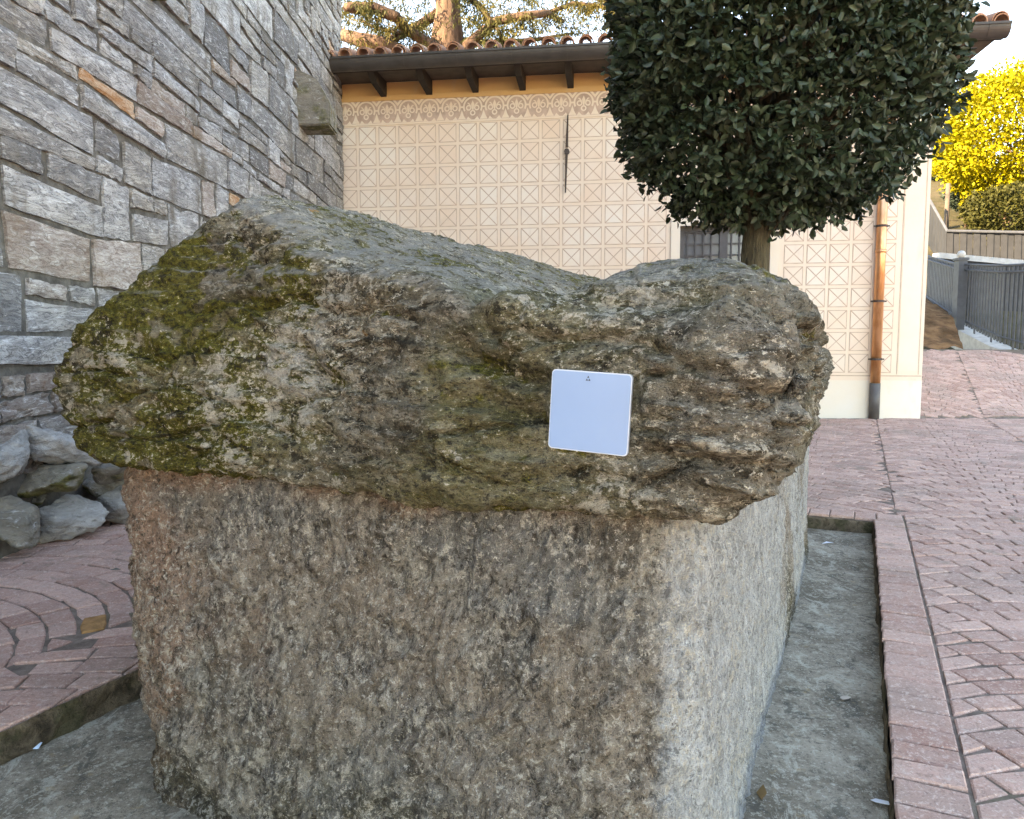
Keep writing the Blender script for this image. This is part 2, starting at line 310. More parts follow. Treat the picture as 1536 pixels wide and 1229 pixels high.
def mat_copper():
    g = G('copper', .38, .5); w = g.pos(); n = g.noise(5, 5, .6, 0, g.map((1, 1, .35), co=w)); g.color(g.mix(g.ramp(n, .3, .7), (.50, .20, .075), (.80, .42, .22))); g.b.inputs['Metallic'].default_value = .75; g.rough(g.ramp(n, .3, .7, .5, .3)); return g.mat
def mat_tile():
    g = G('terracotta', .85, .2); r = g.rnd(); w = g.pos(); n = g.noise(9, 5, .65, 0, w); c = g.mix(r, (.34, .15, .085), (.50, .30, .20)); c = g.mix(g.ramp(n, .48, .66, 0, .7), c, (.20, .17, .13)); g.color(c); g.bump(n, .01); return g.mat
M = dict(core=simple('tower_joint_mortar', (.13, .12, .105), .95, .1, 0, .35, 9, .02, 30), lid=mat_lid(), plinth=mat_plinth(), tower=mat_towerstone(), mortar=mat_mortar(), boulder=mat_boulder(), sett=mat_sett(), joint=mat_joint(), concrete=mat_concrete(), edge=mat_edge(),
         plaster=mat_plaster('plaster_cream', (.77, .61, .47), (.79, .68, .56)), panel=mat_plaster('plaster_panel', (.77, .59, .45), (.79, .71, .61)), line=simple('incised_line', (.53, .39, .30), .9, .1),
         quoin=mat_plaster('plaster_pale', (.76, .63, .47), (.76, .70, .62)), ochre=mat_plaster('plaster_ochre', (.62, .37, .16), (.66, .43, .21)), mauve=simple('frieze_mauve', (.53, .39, .315), .9, .1), bracket=simple('dark_timber', (.035, .028, .022), .8, .2),
         soffit=simple('soffit', (.11, .09, .07), .9, .2), gutter=simple('gutter_metal', (.065, .058, .052), .5, .4, .3), copper=mat_copper(), tile=mat_tile(), pvc=simple('grey_boot', (.10, .09, .085), .5, .4), iron=simple('iron', (.085, .065, .055), .7, .4, .4),
         leaf=mat_leaf('holm_leaf', (.011, .021, .010), (.040, .064, .030), (.062, .078, .046), .5, .4), yellow=mat_leaf('yellow_leaf', (.14, .122, .004), (.35, .30, .010), (.22, .20, .010), .7, .2, .3), olive=mat_leaf('olive_leaf', (.028, .03, .006), (.06, .058, .012), (.04, .04, .01), .7, .2, .2),
         cedar=mat_leaf('cedar_needle', (.035, .042, .014), (.10, .095, .03), (.16, .12, .03), .7, .2, .3, .5), darkleaf=mat_leaf('dark_shrub_leaf', (.03, .045, .03), (.06, .08, .05), (.05, .07, .05), .6, .3, .1),
         bark=mat_bark('holm_bark', (.045, .038, .025), (.12, .10, .06), 4), cbark=mat_bark('cedar_bark', (.06, .037, .026), (.155, .098, .066), 1.5), ground=mat_ground(),
         fence=simple('fence_metal', (.075, .08, .09), .6, .35, .2), fence2=simple('fence_panel', (.022, .023, .025), .75, .3), white=simple('white_stone', (.42, .41, .39), .8, .3), earth=simple('bank_earth', (.20, .11, .055), .95, .1, 0, .45, 3, .08, 14),
         plate=simple('plate_enamel', (.21, .315, .49), .35, .5, 0, .02), rim=simple('plate_rim', (.50, .55, .62), .35, .5, 0, .02), ink=simple('plate_ink', (.05, .055, .06), .6, .3), glass=simple('window_glass', (.16, .165, .175), .18, .6), frame=simple('window_frame', (.09, .088, .09), .6, .3))

# ------------------------------------------------------------------ ground and paving
def terrain_z(x, y): return 0
gv, gf = [], []
xs = sorted(set(list(np.linspace(-400, -40, 8)) + list(np.linspace(-40, 80, 41)) + list(np.linspace(80, 700, 12)))); ys = sorted(set(list(np.linspace(-300, -10, 8)) + list(np.linspace(-10, 90, 41)) + list(np.linspace(90, 900, 12))))
def hill(x, y):
    # flat by the tower; a hillside rises behind the fence to the right
    a = max(0., min(1., (x - 9.5) / 5)) ; b = max(0., y - 19.5)
    h = a * min(b * .40 + .9 * min(1, b / 3), 11.5 + .03 * b) * min(1, b / 2)
    return -.16 + h
for yy in ys:
    for xx in xs: gv.append((xx, yy, hill(xx, yy)))
nx = len(xs)
for j in range(len(ys) - 1):
    for i in range(nx - 1): gf.append((j * nx + i, j * nx + i + 1, (j + 1) * nx + i + 1, (j + 1) * nx + i))
mesh('ground', gv, gf, M['ground'], smooth=True, kind='structure')

PU0, PU1, PV0, PV1 = -2.68, .14, .70, 6.41          # the sunken pit round the plinth, in the plinth's own directions
KW = .205
RAMP0, RAMP1, RZ = 13.55, 18.0, 1.17
def pave_z(x, y):
    # beyond the building's corner the paving climbs as a ramp
    if y <= RAMP0: return 0.
    return min((y - RAMP0) / (RAMP1 - RAMP0), 1.) * RZ
def slab_rect(mb, u0, u1, v0, v1, top=-.009, bot=-.15):
    pts = [uv2w(u, v) for u, v in ((u0, v0), (u1, v0), (u1, v1), (u0, v1))]
    mb.add([(p[0], p[1], bot) for p in pts] + [(p[0], p[1], top) for p in pts], [(0, 3, 2, 1), (4, 5, 6, 7), (0, 1, 5, 4), (1, 2, 6, 5), (2, 3, 7, 6), (3, 0, 4, 7)])
mb = MB(); slab_rect(mb, PU1 + .004, 14, -6, 8); slab_rect(mb, -9, PU0 - .004, -6, 8); slab_rect(mb, PU0 - .004, PU1 + .004, PV1 + .004, 8); slab_rect(mb, PU0 - .004, PU1 + .004, -6, PV0)
# beyond the pit: one sheet as far as the facade line
paving = mb.build('paving', M['joint'], kind='structure')
a, b = uv2w(-9, 8), uv2w(14, 8)
mesh('bed', [(a[0], a[1], -.012), (b[0], b[1], -.012), (26, RAMP0, -.012), (-9, RAMP0, -.012), (-9, 16, -.012)], [(0, 1, 2, 3)], M['joint'], paving)
ramp = mesh('ramp', [(6.5, RAMP0, -.012), (30, RAMP0, -.012), (30, RAMP1, RZ - .012), (6.5, RAMP1, RZ - .012), (6.5, RAMP0, -.15), (30, RAMP0, -.15), (30, RAMP1, -.15), (6.5, RAMP1, -.15)],
            [(0, 1, 2, 3), (0, 4, 5, 1), (1, 5, 6, 2), (2, 6, 7, 3), (3, 7, 4, 0)], M['joint'], kind='structure')

mesh('unseen_plaza', [(x, y, -.008) for x, y in ((-40, -60), (60, -60), (60, 12.5), (30, 12.5), (2.2, -1.3), (-2.5, -1.3), (-40, -1.3))], [(0, 1, 2, 3, 4, 5, 6)], M['sett'], kind='structure')  # unseen paving behind the camera, added to bounce sunlight back onto the stones
def rough_strip(name, p0, p1, z0, z1, out, mat, parent, n=90, amp=.014):
    """a rough cast edge: a thin wall face between two plan points, bulging towards `out`"""
    p0, p1, out = map(lambda q: np.array(q, float), (p0, p1, out)); rows = 6
    t = np.linspace(0, 1, n); pts = []
    for r in range(rows + 1):
        for i in range(n):
            q = p0 + (p1 - p0) * t[i]; pts.append([q[0], q[1], z0 + (z1 - z0) * r / rows])
    pts = np.array(pts); d = fbm(pts * np.array([9, 9, 14]), 4) * amp * 1.6 + amp * .5
    d[np.abs(pts[:, 2] - z1) < 1e-6] *= .5
    pts[:, :2] += out[:2] * d[:, None]
    f = [(r * n + i, r * n + i + 1, (r + 1) * n + i + 1, (r + 1) * n + i) for r in range(rows) for i in range(n - 1)]
    return mesh(name, pts, f, mat, parent, True)
# pit floor
n = 60; fv = []; ff = []
for j in range(n + 1):
    for i in range(n + 1): fv.append(uv2w(PU0 - .02 + (PU1 - PU0 + .04) * i / n, PV0 - .02 + (PV1 - PV0 + .04) * j / n, -.12))
fv = np.array(fv); fv[:, 2] += fbm(fv * 1.6, 4) * .012 + fbm(fv * 9, 3) * .003
pit = mesh('pit_floor', fv, [(j * (n + 1) + i, j * (n + 1) + i + 1, (j + 1) * (n + 1) + i + 1, (j + 1) * (n + 1) + i) for j in range(n) for i in range(n)], M['concrete'], smooth=True, kind='structure')
rough_strip('pit_edge', uv2w(PU0, PV0), uv2w(PU0, PV1), -.15, -.004, EU, M['edge'], paving, 160, .02)
rough_strip('pit_edge', uv2w(PU1, PV1), uv2w(PU1, PV0), -.15, -.03, -EU, M['edge'], paving, 160, .012)
rough_strip('pit_edge', uv2w(PU0, PV1), uv2w(PU1, PV1), -.15, -.03, -EV, M['edge'], paving, 90, .012)

# setts: arcs in lanes, clipped to the zones round the pit
def clip(poly, nx_, ny_, c):                 # keep nx*u + ny*v >= c
    out = []
    for i in range(len(poly)):
        p, q = poly[i], poly[(i + 1) % len(poly)]; a = p[0] * nx_ + p[1] * ny_ - c; b = q[0] * nx_ + q[1] * ny_ - c
        if a >= 0: out.append(p)
        if (a >= 0) != (b >= 0):
            t = a / (a - b); out.append((p[0] + (q[0] - p[0]) * t, p[1] + (q[1] - p[1]) * t))
    return out
def area(p): return .5 * abs(sum(p[i][0] * p[(i + 1) % len(p)][1] - p[(i + 1) % len(p)][0] * p[i][1] for i in range(len(p))))
def shrink(poly, d):
    """inset a convex polygon by moving each edge inwards"""
    ar = sum(poly[i][0] * poly[(i + 1) % len(poly)][1] - poly[(i + 1) % len(poly)][0] * poly[i][1] for i in range(len(poly)))
    if ar < 0: poly = poly[::-1]
    res = poly
    for i in range(len(poly)):
        (x0, y0), (x1, y1) = poly[i], poly[(i + 1) % len(poly)]; L = math.hypot(x1 - x0, y1 - y0)
        if L < 1e-4: continue
        nx_, ny_ = -(y1 - y0) / L, (x1 - x0) / L
        res = clip(res, nx_, ny_, nx_ * x0 + ny_ * y0 + d)
        if len(res) < 3: return []
    out = []
    for p in res:
        if not out or math.hypot(p[0] - out[-1][0], p[1] - out[-1][1]) > .004: out.append(p)
    if len(out) > 2 and math.hypot(out[0][0] - out[-1][0], out[0][1] - out[-1][1]) <= .004: out.pop()
    return out
LANE, CP, RAD = 1.75, .142, 1.22
def arc_setts(umin, umax, vmin, vmax, zone, CP=CP, n=10):
    res = []
    U0 = .30; k0, k1 = int(math.floor((umin - U0) / LANE)) - 1, int(math.ceil((umax - U0) / LANE)) + 1
    for k in range(k0, k1):
        uc = U0 + (k + .5) * LANE; half = LANE / 2
        amax = math.asin(min(.999, half / RAD))
        for c in range(int((vmin - 2) / CP), int((vmax + 2) / CP)):
            off = (.5 if c % 2 else 0) + random.uniform(-.12, .12)
            e = [-amax] + [-amax + (i + off) * 2 * amax / n for i in range(1, n)] + [amax]
            if off < .1: e = [-amax] + [-amax + (i + off + .05) * 2 * amax / n for i in range(1, n)] + [amax]
            e = [x + (random.uniform(-.015, .015) if 0 < i < len(e) - 1 else 0) for i, x in enumerate(e)]
            v0 = c * CP
            def P(a, dv):
                if dv: a = math.asin(max(-math.sin(amax), min(math.sin(amax), math.sin(a) + dv / RAD * math.cos(a) * math.sin(a))))
                return (uc + RAD * math.sin(a), v0 + dv + RAD * math.cos(a) - RAD)
            for a0, a1 in zip(e[:-1], e[1:]):
                am = (a0 + a1) / 2
                q = [P(a0, 0), P(am, 0), P(a1, 0), P(a1, CP), P(am, CP), P(a0, CP)]
                q = [(x + random.uniform(-.005, .005), y + random.uniform(-.005, .005)) for x, y in q]
                for z_ in (zone(q) if callable(zone) else zone):
                    q = clip(q, *z_)
                    if len(q) < 3: break
                if len(q) < 3 or area(q) < .0010: continue
                q = shrink(q, random.uniform(.0030, .0062))
                if len(q) < 3 or area(q) < .0006: continue
                res.append(q)
    return res
def in_view(q, m=480):
    cu, cv = sum(p[0] for p in q) / len(q), sum(p[1] for p in q) / len(q); w = uv2w(cu, cv); w[2] = pave_z(w[0], w[1]); x, y = project(w)
    return -m < x < 1536 + m and y < 1229 + m and w[1] > .8, x, y, w
polys = []
GAP = .008
EU_, EV_ = PU1 + KW + GAP, PV1 + KW + GAP
def round_pit(q):
    """setts run on unbroken round the far corner of the kerb"""
    if min(p[0] for p in q) >= EU_ or min(p[1] for p in q) >= EV_: return []
    cu, cv = sum(p[0] for p in q) / len(q), sum(p[1] for p in q) / len(q)
    return [(1, 0, EU_)] if EU_ - cu < EV_ - cv else [(0, 1, EV_)]
for zone, box in ((round_pit, (-9, 10.5, -.5, 19)), ([(-1, 0, -(PU0 - .006)), (0, -1, -(PV1 + KW + GAP))], (-5.4, -2.5, .5, 6.7))):
    for q in arc_setts(*box, zone, *((.155, 10) if box[0] == -5.4 else ())):
        ok, x, y, w = in_view(q)
        if not ok: continue
        if w[0] < -3.2 or (w[1] > RAMP1 - .1): continue
        if w[0] < 7.1 and w[1] > 13.42 + (7.15 - w[0]) * .14: continue      # under the building
        if w[1] > RAMP0 - .12 and w[1] < RAMP0 + .1: continue
        hidden = (-2.2 < (w @ EU) < -.4 and (w @ EV) < 6.5)
        polys.append((q, x, y, w))
def sett_geo(q, top, ch=.006, base=.02):
    """chamfered sett: outline below, inset top slightly domed"""
    n = len(q); inner = shrink(q, ch)
    if len(inner) != n: inner = [(sum(p[0] for p in q) / n + (p[0] - sum(a[0] for a in q) / n) * .92, sum(p[1] for p in q) / n + (p[1] - sum(a[1] for a in q) / n) * .92) for p in q]
    # match windings
    def ccw(p): return sum(p[i][0] * p[(i + 1) % len(p)][1] - p[(i + 1) % len(p)][0] * p[i][1] for i in range(len(p))) > 0
    if not ccw(q): q = q[::-1]
    if not ccw(inner): inner = inner[::-1]
    d = min(range(n), key=lambda s: sum((q[i][0] - inner[(i + s) % n][0]) ** 2 + (q[i][1] - inner[(i + s) % n][1]) ** 2 for i in range(n))); inner = [inner[(i + d) % n] for i in range(n)]
    tx, ty = random.uniform(-.02, .02), random.uniform(-.02, .02); cu, cv = sum(p[0] for p in q) / n, sum(p[1] for p in q) / n
    V = []
    for (u, v), z in [(p, top - base) for p in q] + [(p, top - .005) for p in q] + [(p, top) for p in inner]:
        w = uv2w(u, v); V.append((w[0], w[1], z + pave_z(w[0], w[1]) + (u - cu) * tx + (v - cv) * ty))
    F = [tuple(range(2 * n, 3 * n))]
    for i in range(n):
        j = (i + 1) % n; F += [(i, j, n + j, n + i), (n + i, n + j, 2 * n + j, 2 * n + i)]
    return V, F
def sett_attr(o, vals):
    at_ = o.data.attributes.new('rnd', 'FLOAT', 'FACE'); at_.data.foreach_set('value', vals)
def one_sett(name, q, top, parent):
    V, F = sett_geo(q, top); o = mesh(name, V, F, M['sett'], parent); sett_attr(o, [random.random()] * len(F)); return o
vis = [p for p in polys if -10 < p[1] < 1546 and p[2] < 1240]
vis.sort(key=lambda p: p[3][1]); near = vis[:290]; nearid = set(id(p) for p in near); 
stained = min(near, key=lambda p: math.hypot(p[1] - 120, p[2] - 931))
for p in near:
    o = one_sett('sett', p[0], random.uniform(-.002, .003), paving)
    if p is stained: o.data.materials[0] = simple('rust_stained_sett', (.34, .18, .075), .85, .2, 0, .3, 12, .006, 60); o['label'] = 'rust stained brown sett'
SV, SF, SR = [], [], []; TV, TF, TR = [], [], []
for p in polys:
    if id(p) in nearid: continue
    V, F = sett_geo(p[0], random.uniform(-.002, .003)); r = random.random()
    A, B, C_ = (TV, TF, TR) if p[3][1] > RAMP0 else (SV, SF, SR)
    b = len(A); A += V; B += [tuple(b + i for i in f) for f in F]; C_ += [r] * len(F)
o = mesh('sett_field', SV, SF, M['sett'], paving, kind='stuff'); sett_attr(o, SR)
if TV: o = mesh('sett_field', TV, TF, M['sett'], ramp, kind='stuff'); sett_attr(o, TR)
# kerb bricks round the pit
v = PV0 - .4
while v < PV1:
    L = random.uniform(.118, .15); L = min(L, PV1 - v + .0)
    if L > .05:
        q = [(PU1 + .002 + random.uniform(-.006, .006), v + .006), (PU1 + KW, v + .006 + random.uniform(-.003, .004)), (PU1 + KW, v + L - .006), (PU1 + .002 + random.uniform(-.006, .006), v + L - .006 + random.uniform(-.004, .002))]
        if in_view(q)[0]: one_sett('kerb_brick', q, random.uniform(-.001, .003), paving)
    v += L
u = PU1 + KW
while u > PU0:
    L = random.uniform(.15, .19); q = [(u - L + .004, PV1 + .002), (u - .004, PV1 + .002), (u - .004, PV1 + KW), (u - L + .004, PV1 + KW)]
    if in_view(q)[0]: one_sett('kerb_brick', q, random.uniform(-.001, .003), paving)
    u -= L

# ------------------------------------------------------------------ worn stones: voxel-merged, smoothed and weathered bodies
def remesh(me, voxel, smooth=6, sf=.5):
    o = bpy.data.objects.new('tmp', me); col.objects.link(o)
    m = o.modifiers.new('r', 'REMESH'); m.mode = 'VOXEL'; m.voxel_size = voxel
    s = o.modifiers.new('s', 'SMOOTH'); s.iterations = smooth; s.factor = sf
    dg = bpy.context.evaluated_depsgraph_get(); dg.update(); out = bpy.data.meshes.new_from_object(o.evaluated_get(dg)); bpy.data.objects.remove(o); out.materials.clear(); return out
def getv(me):
    a = np.empty(len(me.vertices) * 3, np.float32); me.vertices.foreach_get('co', a); nn = np.empty(len(me.vertices) * 3, np.float32); me.vertices.foreach_get('normal', nn)
    return a.reshape(-1, 3).astype(float), nn.reshape(-1, 3).astype(float)
def setv(me, v): me.vertices.foreach_set('co', v.astype(np.float32).ravel()); me.update()
def hull(bm, pts):
    vs_ = [bm.verts.new(p) for p in pts]; r = bmesh.ops.convex_hull(bm, input=vs_)
    bmesh.ops.delete(bm, geom=[g for g in r['geom_interior'] if isinstance(g, bmesh.types.BMVert)], context='VERTS')
def loft(bm, rings):
    rr = [[bm.verts.new(p) for p in ring] for ring in rings]; n = len(rr[0])
    for a, b in zip(rr[:-1], rr[1:]):
        for i in range(n): bm.faces.new((a[i], a[(i + 1) % n], b[(i + 1) % n], b[i]))
    bm.faces.new(rr[0][::-1]); bm.faces.new(rr[-1])
def seg_dist(P, pl):
    """distance in the (u,z) plane to a polyline, and the signed side"""
    best = np.full(len(P), 9.)
    for (a0, b0), (a1, b1) in zip(pl[:-1], pl[1:]):
        d = np.array([a1 - a0, b1 - b0]); L2 = d @ d; q = P - np.array([a0, b0]); t = np.clip(q @ d / L2, 0, 1); best = np.minimum(best, np.linalg.norm(q - t[:, None] * d, axis=1))
    return best

# --- the lid
prof_f = [(-2.26, 1.03), (-2.12, .985), (-1.3, .965), (-.45, .962), (-.25, .985), (-.165, 1.09), (-.135, 1.28), (-.17, 1.38), (-.64, 1.42), (-.78, 1.435), (-1.02, 1.50), (-1.22, 1.555), (-1.37, 1.60), (-1.51, 1.672), (-1.66, 1.76), (-1.82, 1.825), (-1.94, 1.735), (-2.12, 1.53), (-2.25, 1.39), (-2.32, 1.24)]
prof_b = [(-2.32, 1.02), (-2.15, .985), (-1.3, .965), (-.45, .965), (-.25, .98), (-.19, 1.08), (-.18, 1.22), (-.20, 1.30), (-.64, 1.385), (-.82, 1.42), (-1.05, 1.505), (-1.22, 1.60), (-1.37, 1.655), (-1.51, 1.71), (-1.64, 1.765), (-1.82, 1.84), (-1.95, 1.73), (-2.2, 1.52), (-2.36, 1.42), (-2.43, 1.22)]
lean = lambda z: max(0, z - 1.33) * .62
cu_, cz_ = -1.3, 1.22
bm = bmesh.new()
loft(bm, [[(cu_ + (u - cu_) * .955, 1.575 + lean(z), cz_ + (z - cz_) * .90) for u, z in prof_f], [(u, 1.68 + lean(z), z) for u, z in prof_f], [(u, 2.45, z) for u, z in prof_b], [(u, 5.5, z - .02) for u, z in prof_b], [(cu_ + (u - cu_) * .95, 5.62, cz_ + (z - cz_) * .9) for u, z in prof_b]])
horn = [(-.72, 1.39), (-.63, 1.48), (-.55, 1.522), (-.44, 1.548), (-.31, 1.543), (-.20, 1.51), (-.14, 1.46), (-.10, 1.40), (-.10, 1.28), (-.14, 1.1), (-.7, 1.1)]
hull(bm, [(u, 1.63 + lean(z) * .8, 1.2 + (z - 1.2) * .80) for u, z in horn] + [(u, 1.93, z) for u, z in horn] + [(u, 2.4, 1.2 + (z - 1.2) * .9) for u, z in horn])
# left horn, broken
lh = [(-2.36, 1.40), (-2.5, 1.42), (-2.58, 1.40), (-2.62, 1.33), (-2.60, 1.20), (-2.48, 1.10), (-2.30, 1.05)]
hull(bm, [(u * .97, 1.84, 1.23 + (z - 1.23) * .93) for u, z in lh] + [(u, 1.98, z) for u, z in lh] + [(u, 2.35, 1.23 + (z - 1.23) * .85) for u, z in lh])
# far horns
hull(bm, [(u, v_, z) for u in (-.6, -.24) for v_ in (4.9, 5.6) for z in (.98, 1.42)])
hull(bm, [(u, v_, z) for u in (-2.6, -2.1) for v_ in (4.9, 5.6) for z in (1.0, 1.48)])
bmesh.ops.recalc_face_normals(bm, faces=bm.faces)
me = bpy.data.meshes.new('lid_base'); bm.to_mesh(me); bm.free()
me = remesh(me, .009, 24, .5)
V, N = getv(me)
front = sstep(2.5, 1.9, V[:, 1])
P2 = V[:, [0, 2]]
warp = np.stack([fbm(V * 1.3, 3), fbm(V * 1.3 + 31, 3), fbm(V * 1.3 + 77, 3)], 1) * .12
W_ = V + warp
d = fbm(W_ * 1.9, 4) * .030 + fbm(W_ * np.array([2.4, 2.4, 7.5]), 5, g=.55) * .032
# bedding ledges: saw-tooth steps along tilted, warped beds
s = (V[:, 2] + .10 * V[:, 0] + fbm(V * np.array([1.4, 1.4, 2.2]), 4) * .10) * 13.5
fr = s - np.floor(s); led = (fr ** 1.6) * sstep(1, .88, fr); amp = .5 + .9 * sstep(-.2, .4, fbm(V * np.array([3, 3, 5]) + 5, 3))
side = 1 - np.abs(N[:, 2]) * .8
d += (led - .45) * .032 * amp * side
s2 = (V[:, 2] - .16 * V[:, 0] + fbm(V * np.array([3, 3, 5]) + 50, 4) * .06) * 36
f2 = s2 - np.floor(s2); d += (f2 ** 1.4 * sstep(1, .82, f2) - .4) * .012 * side * sstep(-.3, .3, fbm(V * 4 + 3, 2))
d += ridged(W_ * np.array([7, 7, 13]), 3) * .017 + fbm(V * np.array([20, 20, 32]), 3, g=.65) * .014
crv = 1 - np.abs(perlin((V + warp * .7) * np.array([2.6, 2.6, 8.5]) + 13)) * 1.0; cm_ = sstep(-.12, .25, fbm(V * np.array([2.5, 2.5, 4]) + 71, 3)); d -= sstep(.90, .995, crv) * cm_ * .044 * side
crv = 1 - np.abs(perlin((V + warp * .7) * np.array([6.5, 6.5, 17]) + 47)); cm_ = sstep(-.1, .25, fbm(V * np.array([3, 3, 5]) + 171, 3)); d -= sstep(.86, .99, crv) * cm_ * .030 * side
pits = fbm(V * np.array([10, 10, 14]) + 91, 3); d -= sstep(.32, .55, pits) * .022
cracks = [([(690, 520), (725, 545), (770, 562), (835, 575)], .075, .026), ([(735, 598), (790, 612), (825, 622)], .06, .024), ([(850, 528), (900, 514), (955, 512), (1000, 527), (1060, 557), (1130, 582), (1170, 592)], .034, .012),
          ([(960, 545), (1030, 578), (1100, 610), (1160, 615)], .02, .016), ([(1125, 412), (1165, 437), (1195, 470), (1207, 505), (1198, 545), (1184, 590)], .05, .016), ([(250, 470), (330, 452), (420, 452), (480, 470), (560, 468), (625, 486)], .03, .012),
          ([(470, 392), (560, 400), (640, 418), (690, 440), (740, 500)], .032, .018), ([(440, 525), (470, 560), (500, 572)], .05, .02), ([(640, 560), (700, 600), (720, 660)], .022, .025), ([(190, 500), (240, 560), (250, 640)], .02, .03), ([(600, 380), (560, 352), (440, 352), (400, 370)], .014, .02), ([(140, 470), (124, 520), (122, 580), (140, 650), (190, 695)], .115, .030), ([(310, 380), (350, 400), (420, 395)], .02, .02), ([(900, 640), (960, 660), (1040, 690), (1120, 680)], .02, .018)]
Pw = P2 + np.stack([fbm(V * 9 + 3, 3), fbm(V * 9 + 40, 3)], 1) * .022
for pl, dep, wid in cracks:
    dist = seg_dist(Pw, [uz(x, y, 1.82 if pl[0][0] < 160 else 1.62) for x, y in pl]); d -= dep * np.exp(-(dist / wid) ** 2) * front
# bulges either side of the long crack
for (x, y), rr, h_ in (((1090, 500), .16, .05), ((1050, 640), .16, .035), ((620, 640), .2, .03), ((560, 440), .16, .04), ((390, 560), .2, .035), ((800, 470), .2, .03), ((1120, 690), .1, .03), ((350, 420), .15, .035), ((700, 690), .16, .025)):
    c_ = np.array(uz(x, y, 1.62)); d += h_ * np.exp(-(np.linalg.norm(P2 - c_, axis=1) / rr) ** 2) * front
d *= 1 - .38 * sstep(.35, .8, N[:, 2]) * sstep(1.4, 1.55, V[:, 2])
mz = -.06 + .26 * sstep(-.3, -2.2, V[:, 0]) + .10 * sstep(1.2, 1.0, V[:, 2]) * sstep(-.6, -1.2, V[:, 0]) + fbm(V * np.array([2.3, 2.3, 3]) + 210, 4) * .55 + fbm(V * np.array([11, 11, 15]) + 9, 3) * .30 + (d - d.mean()) * -2.0
moss = sstep(.13, .24, mz) * sstep(-.5, .1, V[:, 2] - .9)
d += moss * (.007 + .007 * fbm(V * 48, 3, g=.7))
V2 = V + N * d[:, None]
# bed of the plate, dressed flat
pu_, pz_ = -.520, 1.200; PLV = 1.553
fl = sstep(.135, .085, np.maximum(np.abs(V2[:, 0] - pu_), np.abs(V2[:, 2] - pz_))) * (V2[:, 1] < 1.75)
V2[:, 1] = V2[:, 1] * (1 - fl) + (PLV + .008 + .006 * fbm(V * 14, 2)) * fl
setv(me, V2)
ma = me.attributes.new('moss', 'FLOAT', 'POINT'); ma.data.foreach_set('value', moss.astype(np.float32))
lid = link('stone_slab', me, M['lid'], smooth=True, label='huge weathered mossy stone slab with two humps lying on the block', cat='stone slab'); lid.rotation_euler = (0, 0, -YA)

# --- the block under it
bm = bmesh.new()
def blk(z, iu0=0, iu1=0, iv=0):
    u0, u1, v0, v1 = -2.185 + iu0, -.315 - iu1, 1.675 + iv, 5.62
    r0, r1 =   .17 + .10 * max(0, min(1, (.75 - z) / .75)), .20; pts = []
    for k in range(7): a = math.pi + k * math.pi / 12; pts.append((u0 + r0 + r0 * math.cos(a), v0 + r0 + r0 * math.sin(a), z))
    for k in range(7): a = 1.5 * math.pi + k * math.pi / 12; pts.append((u1 - r1 + r1 * math.cos(a), v0 + r1 + r1 * math.sin(a), z))
    pts += [(u1, v1 - .1, z), (u1 - .1, v1, z), (u0 + .1, v1, z), (u0, v1 - .1, z)]
    return pts
loft(bm, [blk(-.2, .04, -.03, -.02), blk(0, .03, -.03, -.03), blk(.3, .0, -.02, -.02), blk(.7, 0, 0, 0), blk(.93, .01, .01, .0), blk(.99, .03, .03, .02)])
bmesh.ops.recalc_face_normals(bm, faces=bm.faces); me = bpy.data.meshes.new('block_base'); bm.to_mesh(me); bm.free()
me = remesh(me, .0095, 14, .5); V, N = getv(me)
warp = np.stack([fbm(V * 2, 3), fbm(V * 2 + 31, 3), fbm(V * 2 + 77, 3)], 1) * .10; W_ = V + warp
rt = np.array([[math.cos(.5), 0, math.sin(.5)], [0, 1, 0], [-math.sin(.5), 0, math.cos(.5)]])
d = fbm(V * 1.4 + 8, 4) * .035 + fbm(W_ * 4.2, 4) * .034
q = (W_ @ rt) * np.array([13, 13, 7.5]); d += ridged(q, 3) * .022 + fbm(q * 2.1, 3, g=.7) * .020
chips = fbm((W_ @ rt) * np.array([11, 11, 8]) + 60, 3); d -= sstep(.2, .42, chips) * .016
d += fbm(V * 30, 3, g=.6) * .006
frontb = (V[:, 1] < 2.0)
P2 = V[:, [0, 2]]; Pw = P2 + np.stack([fbm(V * 8 + 3, 3), fbm(V * 8 + 40, 3)], 1) * .03
for pl, dep, wid in (([(278, 1000), (284, 1040), (292, 1075), (288, 1100)], .05, .012), ([(240, 1075), (262, 1100), (275, 1125), (300, 1160)], .06, .05), ([(245, 1110), (300, 1160), (380, 1215)], .03, .04)):
    d -= dep * np.exp(-(seg_dist(Pw, [uz(x, y, 1.75) for x, y in pl]) / wid) ** 2) * frontb
calm = sstep(-.42, -.30, V[:, 0]); d *= 1 - .45 * calm
setv(me, V + N * d[:, None])
blk_o = link('stone_block', me, M['plinth'], smooth=True, label='massive rough brown grey stone block standing in the sunken concrete pit', cat='stone block'); blk_o.rotation_euler = (0, 0, -YA)

